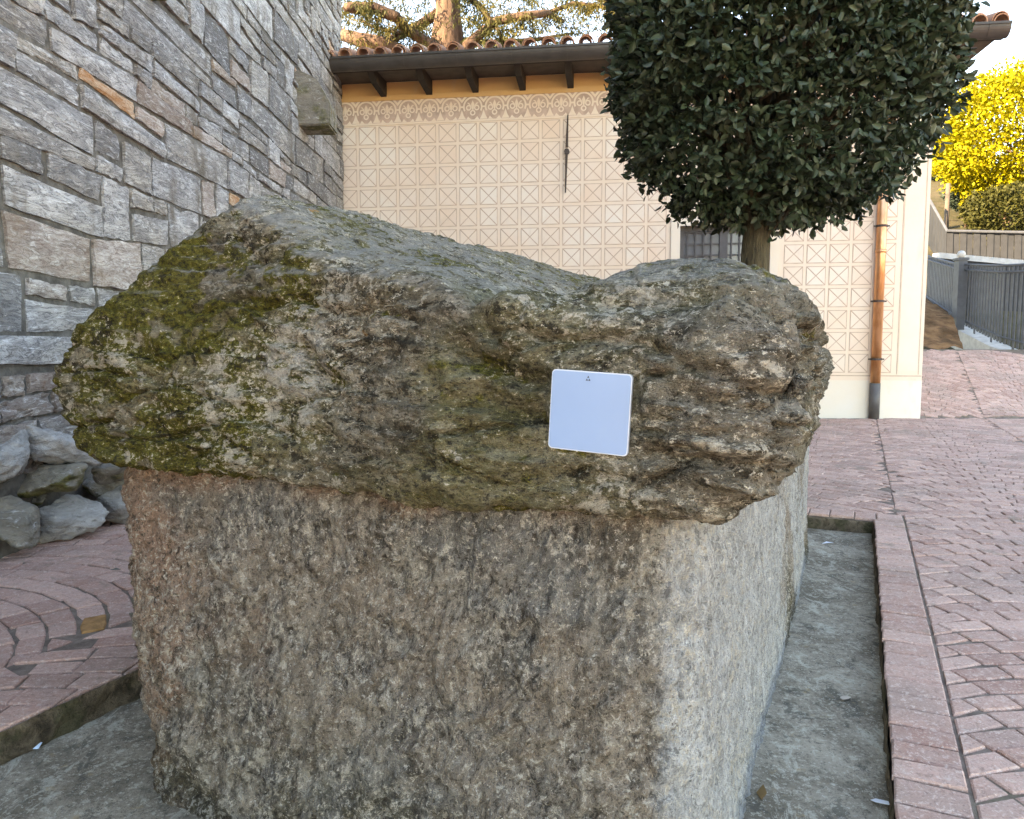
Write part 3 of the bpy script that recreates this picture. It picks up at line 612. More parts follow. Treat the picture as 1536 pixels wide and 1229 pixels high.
# --- the plate on the lid: blank enamel, rounded corners, a tiny triangular emblem
def rrect(w, h, r, n=6):
    p = []
    for cx, cy, a0 in ((w / 2 - r, h / 2 - r, 0), (-w / 2 + r, h / 2 - r, 90), (-w / 2 + r, -h / 2 + r, 180), (w / 2 - r, -h / 2 + r, 270)):
        for k in range(n + 1): a = R(a0 + 90 * k / n); p.append((cx + r * math.cos(a), cy + r * math.sin(a)))
    return p
pl = empty('enamel_plate', tuple(uv2w(pu_, PLV, pz_)), -YA, label='small blank pale blue square plate with rounded corners fixed on the mossy slab', cat='plate')
pl.rotation_euler = (0, R(3.0), -YA)
MB().prism_y(rrect(.178, .172, .009), -.003, .006).build('plate_back', M['rim'], pl)
MB().prism_y(rrect(.1735, .1675, .008), -.0045, -.0035).build('plate_face', M['plate'], pl)
tri = MB()
for cx, cz in ((-.0028, -.0035), (.0028, -.0035), (0, .0026)): tri.prism_y([(cx - .0024, cz - .002), (cx + .0024, cz - .002), (cx, cz + .0026)], -.0053, -.0047)
o = tri.build('emblem', M['ink'], pl); o.location = (-.006, 0, .072)

# ------------------------------------------------------------------ the tower and its stones
TX = -3.18
tw = empty('stone_tower', (TX, 9, 0), label='tall tower wall of coursed blue grey stone with rusty orange blocks', cat='tower')
def tchild(o): o.parent = tw; o.matrix_parent_inverse = Matrix.Translation((-TX, -9, 0)); return o
mbt = MB(); mbt.box(TX - 6, TX, -2.3, 14.80, 1.19, 15.5).box(TX - 6, TX - .012, -2.3, 14.80, -.2, 1.19); tchild(mbt.build('wall_core', M['core']))
# battered rubble footing
n1_, n2_ = 150, 26; pv = []
for j in range(n2_):
    for i in range(n1_): pv.append((TX - .035, 3.2 + 11.5 * i / (n1_ - 1), -.1 + 1.33 * j / (n2_ - 1)))
pv = np.array(pv); dd = np.abs(fbm(pv * np.array([5, 5, 8]), 4)) * .04 + fbm(pv * 22, 3) * .012; pv[:, 0] += dd 
tchild(mesh('footing', pv, [(j * n1_ + i, j * n1_ + i + 1, (j + 1) * n1_ + i + 1, (j + 1) * n1_ + i) for j in range(n2_ - 1) for i in range(n1_ - 1)], M['mortar'], smooth=True))
def stone_geo(st, g, dep, rough, seed):
    """one squared rubble stone: uneven outline, broken arrises, hammered face"""
    r = random.Random(seed); nu, nv = 7, 4; y0, y1 = st[0] + g, st[1] - g; zz = [st[4] + g * .8, st[5] + g * .8, st[7] - g * .8, st[6] - g * .8]
    jy, jz = min(.04, (y1 - y0) * .10), min(.024, (st[3] - st[2]) * .10)
    c = [(y0 + r.uniform(0, jy), zz[0] + r.uniform(0, jz)), (y1 - r.uniform(0, jy), zz[1] + r.uniform(0, jz)), (y1 - r.uniform(0, jy), zz[2] - r.uniform(0, jz)), (y0 + r.uniform(0, jy), zz[3] - r.uniform(0, jz))]
    tilt = r.uniform(-.012, .012); V = []; ph = [r.uniform(0, 6.3) for _ in range(6)]
    for j in range(nv + 1):
        for i in range(nu + 1):
            a, b = i / nu, j / nv
            yb = (c[0][0] * (1 - a) + c[1][0] * a) * (1 - b) + (c[3][0] * (1 - a) + c[2][0] * a) * b; zb = (c[0][1] * (1 - a) + c[1][1] * a) * (1 - b) + (c[3][1] * (1 - a) + c[2][1] * a) * b
            e = min(a, 1 - a, b, 1 - b); edge = e < 1e-6
            x = dep + tilt * (b - .5) + rough * (math.sin(a * 7 + ph[0]) * math.sin(b * 5 + ph[1]) + .6 * math.sin(a * 15 + b * 9 + ph[2])) + r.uniform(-.4, .4) * rough
            if edge: x -= r.uniform(.004, .016); zb += r.uniform(-.008, .008); yb += r.uniform(-.006, .006)
            V.append((x, yb, zb))
    F = [(j * (nu + 1) + i, j * (nu + 1) + i + 1, (j + 1) * (nu + 1) + i + 1, (j + 1) * (nu + 1) + i) for j in range(nv) for i in range(nu)]
    # skirt back into the mortar
    ring = [i for i in range(nu + 1)] + [j * (nu + 1) + nu for j in range(1, nv + 1)] + [nv * (nu + 1) + i for i in range(nu - 1, -1, -1)] + [j * (nu + 1) for j in range(nv - 1, 0, -1)]
    b0 = len(V); V += [(-.03, V[k][1], V[k][2]) for k in ring]; m = len(ring)
    for k in range(m): F.append((ring[k], b0 + k, b0 + (k + 1) % m, ring[(k + 1) % m]))
    return V, F
stones = []; rs = random.Random(21)
def wob(k, y): return .03 * math.sin(y * .9 + k * 2.1) + .022 * math.sin(y * 2.3 + k * 5.3) + .012 * math.sin(y * 5.1 + k * 1.7)
rs0 = random.Random(4); z = .45; ci = -4
while z < 1.15:
    hgt = [.17, .20, .16, .22][ci + 4]; y = 3.6
    while y < 14.75:
        y1 = min(y + rs0.uniform(.22, .75), 14.79); y1 = 14.79 if 14.79 - y1 < .2 else y1
        stones.append((y, y1, z, z + hgt, z + wob(ci, y), z + wob(ci, y1), z + hgt + wob(ci + 1, y), z + hgt + wob(ci + 1, y1))); y = y1
    z += hgt; ci += 1
z = 1.20; ci = 0
while z < 9.3:
    hgt = rs.choice([.15, .19, .24, .28, .32, .38, .42]); y = 4.05 + rs.uniform(-.6, .0)
    while y < 14.75:
        L = rs.choice([rs.uniform(.28, .6), rs.uniform(.5, 1.0), rs.uniform(.6, 1.2), rs.uniform(1.0, 2.0)])
        y1 = min(y + L, 14.79)
        if 14.79 - y1 < .25: y1 = 14.79
        lo = [wob(ci, y), wob(ci, y1)]; hi = [wob(ci + 1, y), wob(ci + 1, y1)]
        if hgt > .22 and rs.random() < .34:
            k = rs.uniform(.3, .65); ks = rs.uniform(-.04, .04); m = [lo[0] * .5 + hi[0] * .5 + hgt * k + ks, lo[1] * .5 + hi[1] * .5 + hgt * k - ks]
            stones.append((y, y1, z, z + hgt * k, z + lo[0], z + lo[1], z + m[0] - .006, z + m[1] - .006))
            if L > .7 and rs.random() < .5:
                f = rs.uniform(.35, .65); ym = y + (y1 - y) * f; mm = m[0] * (1 - f) + m[1] * f; hm = wob(ci + 1, ym)
                stones += [(y, ym, z + hgt * k, z + hgt, z + m[0] + .006, z + mm + .006, z + hgt + hi[0], z + hgt + hm), (ym, y1, z + hgt * k, z + hgt, z + mm + .006, z + m[1] + .006, z + hgt + hm, z + hgt + hi[1])]
            else: stones.append((y, y1, z + hgt * k, z + hgt, z + m[0] + .006, z + m[1] + .006, z + hgt + hi[0], z + hgt + hi[1]))
        else: stones.append((y, y1, z, z + hgt, z + lo[0], z + lo[1], z + hgt + hi[0], z + hgt + hi[1]))
        y = y1
    z += hgt; ci += 1
rust = [(6.39, 3.39, 1.), (8.19, 2.86, 1.), (14.0, 6.25, .9), (7.06, 3.0, .35), (12.9, 5.35, .7), (9.6, 4.3, .25), (5.0, 1.75, .15)]
def st_vis(s):
    x, y = project((TX, (s[0] + s[1]) / 2, (s[2] + s[3]) / 2)); return x, y
cand = []; rest = []
for i, s in enumerate(stones):
    x, y = st_vis(s); (cand if (-60 < x and y > -60) else rest).append((i, s))
def px_area(s):
    a, b = project((TX, s[0], s[2])), project((TX, s[1], s[3])); return abs((b[0] - a[0]) * (s[3] - s[2]) / s[0])
cand.sort(key=lambda t: -px_area(t[1])); rest += cand[295:]; cand = cand[:295]
rusty = {}
for ry, rz, kk in rust:
    b_ = min((t for t in cand if .10 < t[1][3] - t[1][2] < .27 and .3 < t[1][1] - t[1][0] < .95), key=lambda t: abs((t[1][0] + t[1][1]) / 2 - ry) + 1.5 * abs((t[1][2] + t[1][3]) / 2 - rz)); rusty[b_[0]] = kk
for i, s in cand:
    r = random.Random(i * 7 + 1); g = r.uniform(.005, .011)
    V, F = stone_geo(s, g, r.uniform(.014, .046), r.uniform(.010, .018) if s[2] < 1.15 else r.uniform(.002, .008), i)
    o = tchild(mesh('stone', [(TX + a, b, c) for a, b, c in V], F, M['tower'], smooth=False))
    low = max(0, min(1, (3.4 - s[2]) / 2.2)); far = max(0, min(1, (s[0] - 7) / 6))
    o['tint'] = max(0, min(1, r.gauss(.60 + .40 * low - .14 * far, .28))); k = 0.
    if s[2] < 1.15: o['tint'] = r.uniform(.0, .38)
    o['rust'] = r.uniform(.05, .3) if s[2] < 1.15 else rusty.get(i, .25 if r.random() < .05 else 0.)
    o.data.shade_smooth(); o.data.set_sharp_from_angle(angle=R(24))
RV, RF = [], []
for i, s in rest:
    r = random.Random(i); V, F = stone_geo(s, .012, r.uniform(.028, .06), .006, i); b = len(RV); RV += [(TX + a, p, c) for a, p, c in V]; RF += [tuple(b + q for q in f) for f in F]
o = tchild(mesh('stone_field', RV, RF, M['tower'], kind='stuff')); o['tint'] = .42; o['rust'] = 0.
# two corbels
def corbel(yc, zb, w, h, out, name='corbel'):
    bm = bmesh.new(); prof = [(-.1, 0), (out, .0), (out, h * .42), (out * .62, h * .86), (out * .15, h), (-.1, h)]
    a = [bm.verts.new((TX + x, yc - w / 2, zb + z_)) for x, z_ in prof]; b = [bm.verts.new((TX + x, yc + w / 2, zb + z_ - .02)) for x, z_ in prof]; n = len(prof)
    bm.faces.new(a[::-1]); bm.faces.new(b)
    for i in range(n): bm.faces.new((a[i], a[(i + 1) % n], b[(i + 1) % n], b[i]))
    bmesh.ops.recalc_face_normals(bm, faces=bm.faces); bmesh.ops.bevel(bm, geom=bm.edges[:], offset=.02, segments=2, affect='EDGES')
    me = bpy.data.meshes.new(name); bm.to_mesh(me); bm.free(); o = tchild(link(name, me, M['boulder'])); o['tint'] = .25; o['moss'] = .30; return o
corbel(11.9, 4.52, .5, .78, .50); corbel(6.95, 4.36, .30, .7, .16)

# ------------------------------------------------------------------ boulders at the foot of the tower
def boulder(px, py, Y, size, rot, tint, moss, label, sharp=.5, seed=0):
    """size = half extents x (across), y (depth), z"""
    c = at(px, py, Y); bm = bmesh.new(); r = random.Random(seed); pts = []
    for k in range(13):
        d_ = Vector((r.gauss(0, 1), r.gauss(0, 1), r.gauss(0, 1))).normalized(); m = max(abs(d_.x), abs(d_.y), abs(d_.z)); d_ = d_ / (m ** sharp); pts.append(d_ * r.uniform(.80, 1.06))
    hull(bm, [(p.x * size[0], p.y * size[1], p.z * size[2]) for p in pts]); bmesh.ops.recalc_face_normals(bm, faces=bm.faces)
    me = bpy.data.meshes.new('boulder'); bm.to_mesh(me); bm.free(); me = remesh(me, .011, 2, .5); V, N = getv(me)
    q = V + seed * 3.7; d_ = fbm(q * 5, 4) * .03 + ridged(q * np.array([8, 8, 17]), 3) * .016 + fbm(q * 24, 3) * .010; setv(me, V + N * d_[:, None])
    o = link('boulder', me, M['boulder'], smooth=True, label=label, cat='boulder', group='boulders piled at the foot of the tower'); o.location = c; o.rotation_euler = rot; o['tint'] = tint; o['moss'] = moss; return o
boulder(105, 778, 5.22, (.235, .22, .165), (0, R(-4), R(10)), .95, -.35, 'rounded pale grey boulder resting on the paving', .35, 3)
boulder(12, 793, 4.74, (.16, .2, .21), (0, 0, R(5)), .25, .12, 'squarish mossy tan block beside the rounded pale boulder', .8, 5)
boulder(172, 755, 5.65, (.135, .2, .16), (0, R(10), R(15)), .8, -.2, 'small grey boulder tucked behind the corner of the stone block', .4, 8)
boulder(90, 672, 5.15, (.27, .25, .13), (R(-8), R(14), R(10)), .9, -.12, 'broad pale split slab on top of the boulder pile', .55, 12)
boulder(4, 690, 4.72, (.17, .24, .165), (R(4), R(-8), R(-5)), .8, .06, 'upright grey boulder with mossy foot at end of top row', .55, 15)
boulder(178, 700, 5.55, (.22, .22, .095), (0, R(-14), R(6)), .45, .10, 'flat tilted slab sticking out towards the stone block', .5, 18)
boulder(75, 717, 5.12, (.34, .24, .10), (0, R(-5), R(4)), .2, .34, 'long moss covered slab wedged in the middle of the pile', .5, 22)
boulder(40, 745, 5.2, (.20, .2, .12), (0, R(6), R(0)), .2, .30, 'dark mossy stone squeezed between the slabs and the pale boulder', .5, 25)
boulder(150, 728, 5.75, (.26, .2, .14), (0, R(3), R(20)), .3, .18, 'shadowed stone deep in the gap behind the tilted slab', .5, 28)
boulder(-75, 760, 4.5, (.2, .25, .22), (0, 0, R(12)), .6, .0, 'blocky grey boulder at the outer end of the bottom row', .6, 31)

# ------------------------------------------------------------------ the plastered building
BR = -R(8); bld = empty('plastered_building', (7.15, 13.42, 0), BR, label='cream plastered building with incised crossed squares, dark gutter and tiled roof', cat='building')
WX0, WX1, WZ0, WZ1 = -4.18, -2.62, .2, 3.40
mbw = MB(); T = .45
mbw.box(-14, WX0, 0, T, -.2, 6.2).box(WX1, 0, 0, T, -.2, 6.2).box(WX0, WX1, 0, T, WZ1, 6.2).box(WX0, WX1, 0, T, -.2, WZ0).box(-14, 0, T + .001, 7, -.2, 6.2)
mbw.build('wall', M['plaster'], bld)
CELL = .383; PZ0 = .77; ROWS = 12
pm = MB(); h_ = .166; g_ = .007; m_ = .0
pm.box(-h_, h_, -.003, .002, -h_, h_, 1)
for a in range(4):
    ca, sa = [(1, 0), (0, 1), (-1, 0), (0, -1)][a]; k = h_ - .013
    tri_ = [(-k + 1.9 * g_, -k), (k - 1.9 * g_, -k), (0, -1.5 * g_)]
    rr_ = [(x * ca - z_ * sa, x * sa + z_ * ca) for x, z_ in tri_]; pm.prism_y(rr_, -.007, -.0031, 0)
pme = pm.build('panel_proto', [M['panel'], M['line']]); pdat = pme.data; bpy.data.objects.remove(pme)
def panel_at(x, z_):
    o = bpy.data.objects.new('panel', pdat); col.objects.link(o); o.parent = bld; o.location = (x, 0, z_)
np_ = 0
for r_ in range(ROWS):
    zc = PZ0 + (r_ + .5) * CELL
    for c_ in range(5): panel_at(-.49 - (c_ + .5) * CELL, zc); np_ += 1
    for c_ in range(16):
        panel_at(-4.40 - (c_ + .5) * CELL, zc); np_ += 1
    if zc - CELL / 2 > WZ1 + .15:
        for c_ in range(5): panel_at(-2.42 - .02 - (c_ + .5) * CELL * 1.0, zc); np_ += 1
# corner band, plinth band, lines
mq = MB(); mq.box(-.40, -.085, -.006, .001, .83, 5.28).build('corner_band', M['quoin'], bld)
ml = MB()
for x0, x1 in ((-.425, -.412), (-.070, -.055)): ml.box(x0, x1, -.004, .001, PZ0, 5.34)
ml.build('border_line', M['line'], bld)
ml = MB().box(-4.38, -.01, -.005, .001, PZ0 - .035, PZ0 - .018); ml.build('border_line', M['line'], bld)
MB().box(-14, .0, -.012, .0, -.1, .66).build('base_course', M['quoin'], bld)
# window
wf = MB()
for x0, x1 in ((WX0 - .16, WX0), (WX1, WX1 + .14)): wf.box(x0, x1, -.03, .12, WZ0, WZ1 + .14)
wf.box(WX0, WX1, -.03, .12, WZ1, WZ1 + .14); win = empty('window', (0, 0, 0)); win.parent = bld
wf.build('surround', M['quoin'], win)
wf = MB(); xm = (WX0 + WX1) / 2
for x0, x1 in ((WX0, WX0 + .08), (WX1 - .08, WX1), (xm - .07, xm + .07)): wf.box(x0, x1, .14, .20, WZ0, WZ1)
wf.box(WX0 + .08, xm - .07, .14, .20, WZ1 - .08, WZ1).box(xm + .07, WX1 - .08, .14, .20, WZ1 - .08, WZ1); wf.build('frame', M['frame'], win)
wf = MB()
for k in range(8):
    for a, b in ((WX0 + .08, xm - .07), (xm + .07, WX1 - .08)):
        x = a + (b - a) * (k + 1) / 9 if k < 8 else a
        if k % 2 == 0: wf.box(x - .012, x + .012, .150, .175, WZ0, WZ1 - .08)
for k in range(16):
    zz = WZ0 + (WZ1 - WZ0) * (k + .5) / 16
    for a, b in ((WX0 + .08, xm - .07), (xm + .07, WX1 - .08)): wf.box(a, b, .152, .173, zz - .012, zz + .012)
wf.build('grille', M['frame'], win); MB().box(WX0 + .05, WX1 - .05, .20, .215, WZ0, WZ1 - .05).build('pane', M['glass'], win)
# frieze: mauve ground with raised tracery motifs
FZ0, FZ1 = PZ0 + ROWS * CELL + .03, 5.80
MB().box(-14, -.01, -.004, .001, FZ0, FZ1).build('frieze_ground', M['mauve'], bld)
MB().box(-14, 0, -.016, .001, FZ0 - .035, FZ0).build('frieze_moulding', M['plaster'], bld)
def annulus(mb_, cx, cz, r0, r1, a0=0, a1=360, n=20, y0=-.010, y1=-.004):
    for k in range(n):
        a, b = R(a0 + (a1 - a0) * k / n), R(a0 + (a1 - a0) * (k + 1) / n)
        p = [(cx + r0 * math.cos(a), cz + r0 * math.sin(a)), (cx + r1 * math.cos(a), cz + r1 * math.sin(a)), (cx + r1 * math.cos(b), cz + r1 * math.sin(b)), (cx + r0 * math.cos(b), cz + r0 * math.sin(b))]
        mb_.add([(x, y0, z_) for x, z_ in p] + [(x, y1, z_) for x, z_ in p], [(0, 1, 2, 3), (0, 4, 5, 1), (2, 6, 7, 3)])
mo = MB(); FH = FZ1 - FZ0; cz = FZ0 + FH * .56
annulus(mo, 0, cz, .150, .182, -25, 205, 26)
for cx, c2 in ((-.075, cz - .015), (.075, cz - .015), (0, cz - .105)): annulus(mo, cx, c2, .028, .052, 0, 360, 12, -.0105)
mo.prism_y([(-.012, cz - .05), (.012, cz - .05), (.03, cz + .05), (0, cz + .115), (-.03, cz + .05)], -.011, -.004)
for s_ in (-1, 1):
    p = [(s_ * .02, cz + .01), (s_ * .06, cz + .035), (s_ * .105, cz + .075), (s_ * .07, cz + .075)]; mo.prism_y(p if s_ > 0 else p[::-1], -.0108, -.004)
    p = [(s_ * .2025, FZ0 + .01), (s_ * .13, FZ0 + .01), (s_ * .17, FZ0 + .08), (s_ * .19, FZ0 + .14), (s_ * .2025, FZ0 + .18)]; mo.prism_y(p[::-1] if s_ > 0 else p, -.0102, -.004)
    p = [(s_ * .03, FZ0 + .005), (s_ * .12, FZ0 + .005), (s_ * .085, FZ0 + .06), (s_ * .06, FZ0 + .03)]; mo.prism_y(p if s_ > 0 else p[::-1], -.0102, -.004)
    p = [(s_ * .178, cz - .012), (s_ * .2025, cz - .012), (s_ * .2025, cz + .016), (s_ * .178, cz + .016)]; mo.prism_y(p if s_ > 0 else p[::-1], -.0104, -.004)
    p = [(s_ * .11, FZ1), (s_ * .2025, FZ1 - .105), (s_ * .2025, FZ1 - .05), (s_ * .16, FZ1)]; mo.prism_y(p if s_ > 0 else p[::-1], -.0098, -.004)
mdat = mo.build('m_', M['plaster']); md = mdat.data; bpy.data.objects.remove(mdat)
x = -.25
while x > -11.2:
    o = bpy.data.objects.new('frieze_motif', md); col.objects.link(o); o.parent = bld; o.location = (x, 0, 0); x -= .405
MB().box(-14, .0, -.03, .0, FZ1, 5.90).box(-14, .0, -.018, .0, 5.905, 6.12).build('ochre_band', M['ochre'], bld)
# eaves
EZ = 5.99; OV = .92; XR = .66
MB().box(-14, XR - .02, -OV + .06, 7.5, 6.13, 6.17).build('soffit', M['soffit'], bld)
rb = MB(); prof = [(-OV + .12, 6.13), (-OV + .12, 6.05), (-OV + .30, 5.93), (-.0, 5.86), (0, 6.13)]
for k in range(13):
    x = -.10 - k * .865
    b_ = MB(); b_.prism_x(prof, x - .055, x + .055); b_.build('rafter_tail', M['bracket'], bld)
MB().box(-14, XR - .02, -OV + .03, -OV + .11, 6.05, 6.16).build('fascia', M['bracket'], bld)
gp = []
for k in range(9): a = R(180 + 100 * k / 8); gp.append((-OV - .02 + .15 * math.cos(a) + .0, 6.20 + .165 * math.sin(a)))
gp = [(-OV - .19, 6.235), (-OV - .19, 6.20)] + gp + [(-OV + .025, 6.04), (-OV + .025, 6.2), (-OV + .0, 6.2), (-OV - .15, 6.215)]
gu = MB().prism_x(gp, -14, XR).build('gutter', M['gutter'], bld)
for k in range(12):
    x = .35 - k * .93; MB().prism_x([(y - .006, z_ - .004) for y, z_ in gp[:12]] + [(-OV + .02, 6.18), (-OV - .15, 6.24)], x - .012, x + .012).build('joint_clip', M['gutter'], gu)
# roof: slab with a row of curved tiles along the eaves, rising away
PITCHR = R(17)
rf = mesh('roof', [(-14, -OV - .02, 6.22), (XR, -OV - .02, 6.22), (XR, 3.2, 6.22 + 4.14 * math.tan(PITCHR)), (-14, 3.2, 6.22 + 4.14 * math.tan(PITCHR)), (XR, 7.5, 6.18), (-14, 7.5, 6.18), (-14, -OV - .02, 6.18), (XR, -OV - .02, 6.18)],
          [(0, 1, 2, 3), (3, 2, 4, 5), (6, 0, 3, 5), (1, 7, 4, 2), (6, 7, 1, 0), (5, 4, 7, 6)], M['tile'], bld)
def tile_mesh(r0, r1, L, th=.016, up=True):
    mb_ = MB(); n = 9; V = []
    for (yy, r) in ((0, r0), (L, r1)):
        for rr__ in (r, r - th):
            for k in range(n): a = R(180 * k / (n - 1)); V.append((rr__ * math.cos(a), yy, rr__ * 1.05 * math.sin(a) * (1 if up else -1)))
    F = []
    for k in range(n - 1):
        F += [(k, k + 1, 2 * n + k + 1, 2 * n + k), (n + k, 3 * n + k, 3 * n + k + 1, n + k + 1), (k, n + k, n + k + 1, k + 1)]
    mb_.add(V, F); o = mb_.build('t', M['tile'], smooth=False); d_ = o.data; bpy.data.objects.remove(o); return d_
tdat, tdat2 = tile_mesh(.115, .095, .5), tile_mesh(.128, .11, .46)
x = XR - .12
while x > -11.2:
    for dt, yy, dz in ((tdat, -OV - .09, .075), (tdat2, -OV - .05, .098)):
        o = bpy.data.objects.new('roof_tile', dt); col.objects.link(o); o.parent = bld; o.location = (x + random.uniform(-.012, .012), yy + random.uniform(-.02, .02), 6.19 + dz); o.rotation_euler = (PITCHR, 0, random.uniform(-.04, .04))
    x -= random.uniform(.305, .335)
# downpipe with clamps and boot, a thin cable beside it
dp = empty('downpipe', (-.80, -.11, 0)); dp.parent = bld
MB().tube([(.0, 0, .62), (0, 0, 5.2)], .082, 16).tube([(.0, 0, 2.86), (0, 0, 2.92)], .09, 16).build('pipe', M['copper'], dp, True)
MB().tube([(0, 0, -.02), (0, 0, .62)], .088, 16).build('boot', M['pvc'], dp, True)
for zz in (1.02, 2.02, 3.3): MB().tube([(0, 0, zz), (0, 0, zz + .035)], .094, 16).box(-.13, .13, -.01, .01, zz + .005, zz + .03).build('clamp', M['iron'], dp)
MB().tube([(-.22, .09, .0), (-.20, .09, .4), (-.15, .09, .9), (-.14, .09, 1.4)], .012, 6).build('cable', M['iron'], bld)
# iron tie bar
tb = MB().tube([(-6.20, -.05, 5.40), (-6.215, -.055, 4.83)], [.012, .026], 6).tube([(-6.216, -.055, 4.80), (-6.235, -.05, 4.03)], [.026, .012], 6).tube([(-6.216, -.08, 4.76), (-6.216, -.0, 4.76)], .05, 8).build('tie_bar', M['iron'], bld)

# ------------------------------------------------------------------ leaves
def leaf_cloud(name, pos, dirs, L, Wd, mat, parent=None, fold=.25, six=True, curl=.2):
    """many small folded leaves: pos (n,3), dirs (n,3) growth direction, L and Wd per leaf"""
    n = len(pos); up = RNG.normal(size=(n, 3)); dirs = dirs / np.linalg.norm(dirs, axis=1)[:, None]
    sd = np.cross(dirs, up); sd /= np.linalg.norm(sd, axis=1)[:, None]; nm = np.cross(sd, dirs)
    L = np.broadcast_to(L, (n,))[:, None]; Wd = np.broadcast_to(Wd, (n,))[:, None]
    tmpl = [(0, 0, 0), (.36, .5, fold), (.76, .36, fold * .6 - curl * .3), (1, 0, -curl), (.76, -.36, fold * .6 - curl * .3), (.36, -.5, fold)] if six else [(0, 0, 0), (.5, .5, fold), (1, 0, -curl), (.5, -.5, fold)]
    k = len(tmpl); V = np.empty((n, k, 3))
    for i, (a, b, c) in enumerate(tmpl): V[:, i] = pos + dirs * L * a + sd * Wd * b + nm * Wd * c
    base = (np.arange(n) * k)[:, None]
    if six: Q = np.concatenate([base + np.array([0, 1, 2, 3]), base + np.array([0, 3, 4, 5])], 0)
    else: Q = base + np.array([0, 1, 2, 3])
    o = npmesh(name, V.reshape(-1, 3), Q, mat, parent); r = RNG.random(n).astype(np.float32); r = np.concatenate([r, r]) if six else r
    a_ = o.data.attributes.new('rnd', 'FLOAT', 'FACE'); a_.data.foreach_set('value', r); return o
def sphere_dirs(n):
    d_ = RNG.normal(size=(n, 3)); return d_ / np.linalg.norm(d_, axis=1)[:, None]

# --- clipped holm oak behind the stone
TP = Vector((2.15, 6.9, 0)); oak = empty('clipped_tree', TP, label='dark evergreen tree with dense rounded clipped crown behind the stone', cat='tree')
cc = np.array([.12, 0, 4.02]); rad = np.array([1.28, 1.25, 1.58])
def crown_r(d_):
    p = 2.7; m = (np.abs(d_[:, 0]) ** p + np.abs(d_[:, 1]) ** p + np.abs(d_[:, 2]) ** p) ** (-1 / p); return m * (1 + .055 * fbm(d_ * 2.3 + 4, 3) + .05 * fbm(d_ * 7, 2))
ns = 8200; d_ = sphere_dirs(ns); rr_ = crown_r(d_); t_ = 1 - np.abs(RNG.normal(0, .10, ns)); t_ = np.where(RNG.random(ns) < .18, RNG.uniform(.45, .9, ns), t_)
sp = cc + d_ * rad * (rr_ * t_)[:, None]
cl = fbm(sp * 1.9 + 20, 3); keep = (cl > -.36) & ~((RNG.random(ns) < .35) & (d_[:, 2] < -.45)); sp, d_ = sp[keep], d_[keep]; ns = len(sp)
gd = d_ + RNG.normal(0, .45, (ns, 3)) + np.array([0, 0, .15]); gd /= np.linalg.norm(gd, axis=1)[:, None]
lp, ld, ll = [], [], []
for k in range(8):
    ax = gd * (.022 * k) ; spr = RNG.normal(0, .75, (ns, 3)); dd_ = gd * (.25 + .06 * k) + spr * .8; lp.append(sp + ax + RNG.normal(0, .012, (ns, 3))); ld.append(dd_); ll.append(RNG.uniform(.055, .10, ns))
lp, ld, ll = np.concatenate(lp), np.concatenate(ld), np.concatenate(ll)
leaf_cloud('crown', lp, ld, ll, ll * .54, M['leaf'], oak, .22, True, .16)
mb_ = MB(); mb_.tube([(.02, 0, -.05), (.0, 0, .3), (-.01, 0, 1.2), (.0, 0, 2.1), (.03, 0, 2.7), (.08, 0, 3.6)], [.19, .15, .128, .122, .115, .06], 14); mb_.build('trunk', M['bark'], oak, True)
lm = MB()
for k in range(46):
    v_ = sphere_dirs(1)[0]; v_[2] = v_[2] * .8; s_ = Vector((.03, 0, random.uniform(2.2, 3.6))); e_ = Vector(cc + v_ * rad * .88 * crown_r(v_[None])[0]); mid = s_.lerp(e_, .5) + Vector((random.uniform(-.1, .1), random.uniform(-.1, .1), .08)); lm.tube([s_, mid, e_], [.04, .022, .006], 5, cap=False)
lm.build('limbs', M['bark'], oak)

# --- cedar behind the roof
CY = 23.; cb = at(672, 80, CY); ced = empty('cedar_tree', (cb.x, CY, -.1), label='tall brown trunked cedar with drooping needles rising behind the tiled roof', cat='tree')
def cp(x, y, dy=0): p = at(x, y, CY + dy); return Vector((p.x - cb.x, p.y - CY, p.z + .1))
mb_ = MB(); mb_.tube([(0, 0, -.1), (0, 0, 5), cp(671, 70), cp(672, 20), cp(672, -60), cp(670, -220), cp(668, -420)], [.75, .62, .52, .36, .36, .30, .1], 14); mb_.build('trunk', M['cbark'], ced, True)
br = [([(655, 72), (610, 45), (594, 26), (560, 12), (520, 12)], [.16, .14, .15, .17, .14], -.5), ([(656, 20), (630, 38), (600, 52), (575, 66)], [.14, .15, .14, .10], .4), ([(600, 80), (570, 66), (540, 60), (500, 48)], [.24, .22, .2, .16], -.3), ([(700, 70), (722, 50), (745, 32), (780, 25), (820, 20), (845, 32)], [.16, .14, .13, .12, .1, .05], -.5), ([(738, 36), (722, 12), (700, -8)], [.09, .09, .10], -.4), ([(745, 40), (752, 55), (770, 70)], [.05, .05, .03], -.4), ([(690, 60), (740, 64), (800, 60), (860, 50)], [.09, .08, .06, .03], .5), ([(672, -60), (600, -70), (520, -40), (440, -20)], [.16, .13, .1, .05], 0), ([(672, -70), (760, -60), (850, -20), (930, 10)], [.16, .13, .1, .04], 0), ([(820, 20), (860, 5), (910, 10), (950, 30)], [.07, .06, .05, .03], .2), ([(600, 50), (560, 40), (540, 30)], [.06, .05, .03], .3)]
bm_ = MB(); starts = []
for pts, rd_, dy in br:
    P_ = [cp(x, y, dy + random.uniform(-.3, .3) + 1.0 * (i / len(pts)) * random.choice((-1, 1))) for i, (x, y) in enumerate(pts)]; bm_.tube(P_, rd_, 7)
    for a, b in zip(P_[:-1], P_[1:]):
        for k in range(14): starts.append(a.lerp(b, random.random()))
bm_.build('branches', M['cbark'], ced, True)
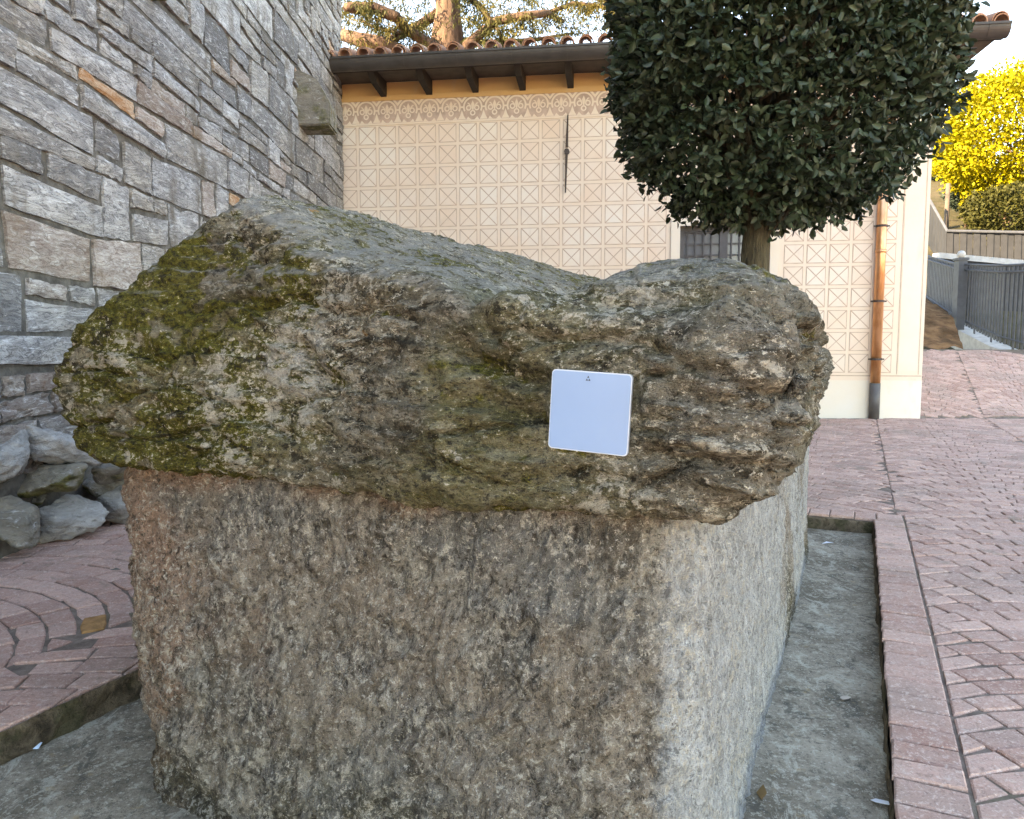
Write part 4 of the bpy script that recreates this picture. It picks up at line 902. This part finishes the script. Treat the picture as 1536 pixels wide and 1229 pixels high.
# drooping needle sprays hanging from a wide, layered crown
nl = 1500; P0 = []
for k in range(nl):
    x = random.uniform(470, 960); y = random.choice([-190, -140, -95, -60, -35, -15, 0, 12, 30]) + random.uniform(-14, 14); P0.append(cp(x, y, random.uniform(-1.5, 3.5)))
P0 = [p for p in P0 if fbm(np.array([[p.x * .75, p.y * .6, p.z * .75]]), 2)[0] > -.03] + starts
np_l, np_d, np_L = [], [], []
for p in P0:
    dirn = Vector((random.uniform(-1, 1), random.uniform(-1, 1), random.uniform(-.35, .05))).normalized(); Lg = random.uniform(.5, 1.1); nk = 26
    for k in range(nk):
        t = k / nk; q = p + dirn * Lg * t + Vector((0, 0, -.45 * t * t * Lg)) + Vector((random.uniform(-.05, .05), random.uniform(-.05, .05), random.uniform(-.04, .04)))
        np_l.append(q); np_d.append((dirn.x * .35 + random.uniform(-.4, .4), dirn.y * .35 + random.uniform(-.4, .4), random.uniform(-1.1, .1))); np_L.append(random.uniform(.08, .20))
np_L = np.array(np_L); leaf_cloud('crown', np.array(np_l), np.array(np_d), np_L, np_L * .22, M['cedar'], ced, .1, False, .1)

# --- yellow tree, shrubs and pole on the hillside
def bushy(name, c, rad_, n, mat, leaf, label, cat, trunk=None, group=None, seed=3, lob=.28):
    base = Vector((c.x, c.y, hill(c.x, c.y))); e = empty(name, base, label=label, cat=cat, group=group); r0 = np.array(c) - np.array(base)
    d_ = sphere_dirs(n); k = (1 + lob * fbm(d_ * 1.8 + seed, 3) + .22 * fbm(d_ * 5 + seed, 3)) * (1 - np.abs(RNG.normal(0, .16, n))); p = r0 + d_ * np.array(rad_) * k[:, None]
    keep = fbm(p * (2.2 / max(rad_)) * 1.6 + seed * 5, 3) > -.30; p, d_ = p[keep], d_[keep]; dd_ = d_ * .5 + RNG.normal(0, .7, p.shape); L_ = RNG.uniform(.7, 1.3, len(p)) * leaf
    leaf_cloud('crown', p, dd_, L_, L_ * .62, mat, e, .15, False, .15)
    top = r0[2]; t = MB(); t.tube([(0, 0, -.3), (.05, 0, top * .4), (-.05, .05, top), (0, 0, top + rad_[2] * .5)], [trunk or .1, (trunk or .1) * .8, (trunk or .1) * .55, .02], 8)
    for k in range(9):
        v_ = Vector(sphere_dirs(1)[0]); v_.z = abs(v_.z) * .5; s_ = Vector((0, 0, top * random.uniform(.55, 1))); e_ = Vector(r0) + Vector((v_.x * rad_[0], v_.y * rad_[1], v_.z * rad_[2])) * .8; t.tube([s_, s_.lerp(e_, .5) + Vector((0, 0, .1)), e_], [(trunk or .1) * .45, (trunk or .1) * .25, .01], 5, cap=False)
    t.build('trunk', M['cbark'], e, True); return e
bushy('yellow_tree', at(1560, 205, 31), (4.1, 3.6, 2.7), 42000, M['yellow'], .16, 'sunlit tree in bright yellow autumn leaf on the hillside', 'tree', .2, seed=3)
bushy('green_shrub', at(1512, 322, 27.5), (1.45, 1.2, 1.0), 9000, M['olive'], .12, 'rounded olive green shrub below the yellow tree', 'shrub', .06, seed=9)
bushy('dark_shrub', at(1450, 292, 33), (.8, .8, .6), 3500, M['darkleaf'], .14, 'dark blue green shrub behind the slim pole', 'shrub', .05, seed=14)
bushy('brown_shrub', at(1478, 300, 36), (1.2, 1.2, .9), 3500, M['cedar'], .14, 'brownish shrub between the dark shrub and the yellow tree', 'shrub', .05, seed=17)
bushy('hillside_bush', at(1415, 262, 44), (2.6, 2, 1.4), 6000, M['darkleaf'], .25, 'dusky bush high on the slope beside the corner of the building', 'shrub', .08, seed=23)
p = at(1419, 345, 29); MB().tube([(0, 0, -.4), (0, 0, 2.6)], [.10, .08], 8).build('pole', simple('pole_wood', (.10, .075, .055), .85), None, True, label='slim brown pole standing on the slope above the grey panel fence', cat='pole').location = (p.x, p.y, hill(p.x, p.y))

# ------------------------------------------------------------------ fences at the top of the ramp
fn = empty('slat_fence', (0, 0, 0), label='grey metal fence of upright slats on a white kerb along the ramp', cat='fence')
A = [(at(1560, 538, 17.4), at(1560, 396, 17.4)), (at(1500, 519, 18.6), at(1500, 399, 18.6)), (at(1438, 488, 20.6), at(1438, 397, 20.6)), (at(1388, 452, 23.5), at(1388, 383, 23.5))]
fpts = []
for (b0, t0), (b1, t1) in zip(A[:-1], A[1:]):
    Ls = (b1 - b0).length; n = int(Ls / .135)
    for k in range(n): fpts.append((b0.lerp(b1, k / n), t0.lerp(t1, k / n), (b1 - b0).normalized(), k))
for i, (b, t, d, k) in enumerate(fpts):
    dz = Vector((d.x, d.y, 0)).normalized(); w = .034 if i % 6 else .028; pn = Vector((-dz.y, dz.x, 0)) * .012; z0 = b.z + (.07 if i % 6 else -.08); V = []
    for sgn in (-1, 1):
        for a_, z_ in ((-w, z0), (w, z0), (w, t.z), (-w, t.z)): V.append(tuple(Vector((b.x, b.y, z_)) + dz * a_ + pn * sgn + Vector((0, 0, d.z * a_))))
    mesh('slat' if i % 6 else 'post', V, [(0, 1, 2, 3), (7, 6, 5, 4), (0, 4, 5, 1), (1, 5, 6, 2), (2, 6, 7, 3), (3, 7, 4, 0)], M['fence'], fn)
rl = MB()
for f_, r_ in ((.92, .03), (.12, .025), (1.0, .03)): rl.tube([b.lerp(t, f_) + Vector((-.03, -.03, 0)) for b, t in A], r_, 6)
rl.build('rail', M['fence'], fn)
kb = MB()
for (b0, t0), (b1, t1) in zip(A[:-1], A[1:]):
    d = (b1 - b0); d.z = 0; d.normalize(); pn = Vector((d.y, -d.x, 0)); pn = -pn if pn.x > 0 else pn; V = []
    for b in (b0, b1):
        for o_, z_ in ((.22, -.02), (-.25, -.02), (-.25, -.55), (.22, -.55)): V.append(tuple(b + pn * o_ + Vector((0, 0, z_))))
    kb.add(V, [(0, 1, 5, 4), (1, 2, 6, 5), (2, 3, 7, 6), (3, 0, 4, 7), (0, 3, 2, 1), (4, 5, 6, 7)])
kb.build('kerb', M['white'], fn)
# ball-topped pier
pb = at(1436, 500, 20.3); pt = at(1437, 385, 20.3); pr = empty('pier_post', (pb.x, pb.y, pb.z - .3), label='slim grey post topped with a small ball beside the slat fence', cat='post')
H_ = pt.z - pb.z + .3; MB().box(-.11, .11, -.11, .11, 0, H_ - .1).box(-.14, .14, -.14, .14, H_ - .1, H_ - .04).build('shaft', M['fence'], pr)
bm = bmesh.new(); bmesh.ops.create_uvsphere(bm, u_segments=14, v_segments=10, radius=.105); me = bpy.data.meshes.new('ball'); bm.to_mesh(me); bm.free(); o = link('ball', me, M['white'], pr, True); o.location = (0, 0, H_ + .05)
# earth bank between corner and fence
eb = [];
g0 = [at(1380, 520, 18.1), at(1445, 522, 18.1)]; g1 = [at(1375, 470, 20.5), at(1430, 478, 20.3)]; g2 = [at(1370, 440, 24.5), at(1400, 440, 24.5)]
rows = [g0, g1, g2]; ev_, ef_ = [], []; nI = 14; nJ = 22
for j in range(nJ + 1):
    t = j / nJ * 2; a_ = rows[min(1, int(t))]; b_ = rows[min(1, int(t)) + 1]; f_ = t - min(1, int(t))
    for i in range(nI + 1):
        l0 = a_[0].lerp(a_[1], i / nI); l1 = b_[0].lerp(b_[1], i / nI); ev_.append(l0.lerp(l1, f_))
ev_ = np.array([tuple(p) for p in ev_]); ev_[:, 2] += fbm(ev_ * 1.8, 4) * .16
mesh('earth_bank', ev_, [(j * (nI + 1) + i, j * (nI + 1) + i + 1, (j + 1) * (nI + 1) + i + 1, (j + 1) * (nI + 1) + i) for j in range(nJ) for i in range(nI)], M['earth'], smooth=True, kind='structure')
# white coping of a low wall behind, and the grey panel fence climbing the slope
lw = MB(); a_, b_ = at(1405, 388, 24.6), at(1535, 400, 23.6)
lw.add([tuple(a_ + Vector((0, -.15, 0))), tuple(b_ + Vector((0, -.15, 0))), tuple(b_ + Vector((0, .25, 0))), tuple(a_ + Vector((0, .25, 0)))] + [tuple(p + Vector((0, dy, .17))) for p, dy in ((a_, -.15), (b_, -.15), (b_, .25), (a_, .25))], [(0, 3, 2, 1), (4, 5, 6, 7), (0, 1, 5, 4), (1, 2, 6, 5), (2, 3, 7, 6), (3, 0, 4, 7)])
low = empty('low_wall', a_, label='low wall with white coping behind the slat fence', cat='wall'); low.location = (0, 0, 0); lw.build('coping', M['white'], low)
lw = MB(); lw.add([tuple(p + Vector((0, dy, dz))) for dz in (-2.2, -.003) for p, dy in ((a_, -.1), (b_, -.1), (b_, .2), (a_, .2))], [(0, 3, 2, 1), (4, 5, 6, 7), (0, 1, 5, 4), (1, 2, 6, 5), (2, 3, 7, 6), (3, 0, 4, 7)]); lw.build('wall_body', M['fence2'], low)
pf = empty('panel_fence', (0, 0, 0), label='tall grey corrugated panel fence stepping up the slope behind the low wall', cat='fence')
B = [(at(1575, 400, 25.0), at(1575, 350, 25.0)), (at(1420, 385, 26.0), at(1420, 347, 26.0)), (at(1385, 325, 28.5), at(1385, 285, 28.5))]
for (b0, t0), (b1, t1) in zip(B[:-1], B[1:]):
    n = int((b1 - b0).length / .19)
    for k in range(n):
        p0, p1, q0, q1 = b0.lerp(b1, k / n), b0.lerp(b1, (k + .93) / n), t0.lerp(t1, k / n), t0.lerp(t1, (k + .93) / n); s_ = Vector((0, .03 if k % 2 else 0, 0)); V = [p0 + s_, p1 + s_, q1 + s_, q0 + s_]; V = V + [p + Vector((0, .03, 0)) for p in V]; V = [tuple(Vector(p) + (Vector((0, 0, -.6)) if i % 4 < 2 else Vector())) for i, p in enumerate(V)]
        mesh('panel_slat', V, [(3, 2, 1, 0), (4, 5, 6, 7), (0, 1, 5, 4), (1, 2, 6, 5), (2, 3, 7, 6), (3, 0, 4, 7)], M['fence2'], pf)
rl = MB(); rl.tube([t + Vector((0, -.04, 0)) for b, t in B], .05, 6); rl.build('rail', M['fence'], pf)

# ------------------------------------------------------------------ litter
def scrap(name, px, py, z, pts, mat, rz, label, cat):
    d_ = _ray(px, py); t = (z - CAM_H) / d_[2]; p = np.array([0, 0, CAM_H]) + d_ * t; n = len(pts)
    V = [(x, y, h) for x, y, h in pts] + [(x, y, h - .0015) for x, y, h in pts]; o = mesh(name, V, [tuple(range(n)), tuple(range(2 * n - 1, n - 1, -1))] + [(i, n + i, n + (i + 1) % n, (i + 1) % n) for i in range(n)], mat, label=label, cat=cat); o.location = (p[0], p[1], z + .006); o.rotation_euler = (0, 0, rz)
paper = simple('paper', (.72, .75, .80), .7, .2, 0, .05); drl = simple('dry_leaf', (.20, .12, .05), .8, .2); 
scrap('wrapper', 52, 1124, -.12, [(-.02, -.012, .004), (.018, -.014, .002), (.022, .012, .012), (-.016, .014, .008)], simple('wrapper_blue', (.55, .68, .80), .4, .5), .2, 'tiny pale blue wrapper lying on the concrete by the paving edge', 'wrapper')
scrap('paper_scrap', 1321, 1208, -.12, [(-.03, -.006, .0), (-.01, -.014, .006), (.03, -.004, .012), (.02, .008, .014), (-.02, .008, .004)], paper, -.9, 'folded white paper scrap by the kerb bricks on the pit floor', 'paper')
scrap('pale_chip', 1268, 1050, -.12, [(-.022, -.01, .003), (0, -.016, .006), (.022, -.008, .006), (.02, .01, .004), (-.004, .015, .006), (-.02, .008, .004)], simple('chip_stone', (.50, .42, .34), .8), .3, 'flat pale stone chip lying in the middle of the pit floor', 'stone chip')
scrap('white_leaf', 1241, 817, -.12, [(-.05, -.006, .004), (0, -.016, .012), (.05, 0, .004), (0, .014, .014)], paper, .2, 'small whitish leaf near the far end of the pit floor', 'leaf')
scrap('dark_leaf', 173, 857, .004, [(-.03, -.002, .004), (0, -.014, .008), (.032, .002, .004), (0, .012, .010)], simple('leaf_teal', (.05, .07, .06), .6), .1, 'small dark leaf lying on the red paving near the boulders', 'leaf')
scrap('dry_leaf', 1142, 1195, -.12, [(-.035, -.006, .004), (-.005, -.018, .014), (.035, 0, .018), (.0, .016, .004)], drl, 1.1, 'curled brown leaf on the pit floor beside the block', 'leaf')
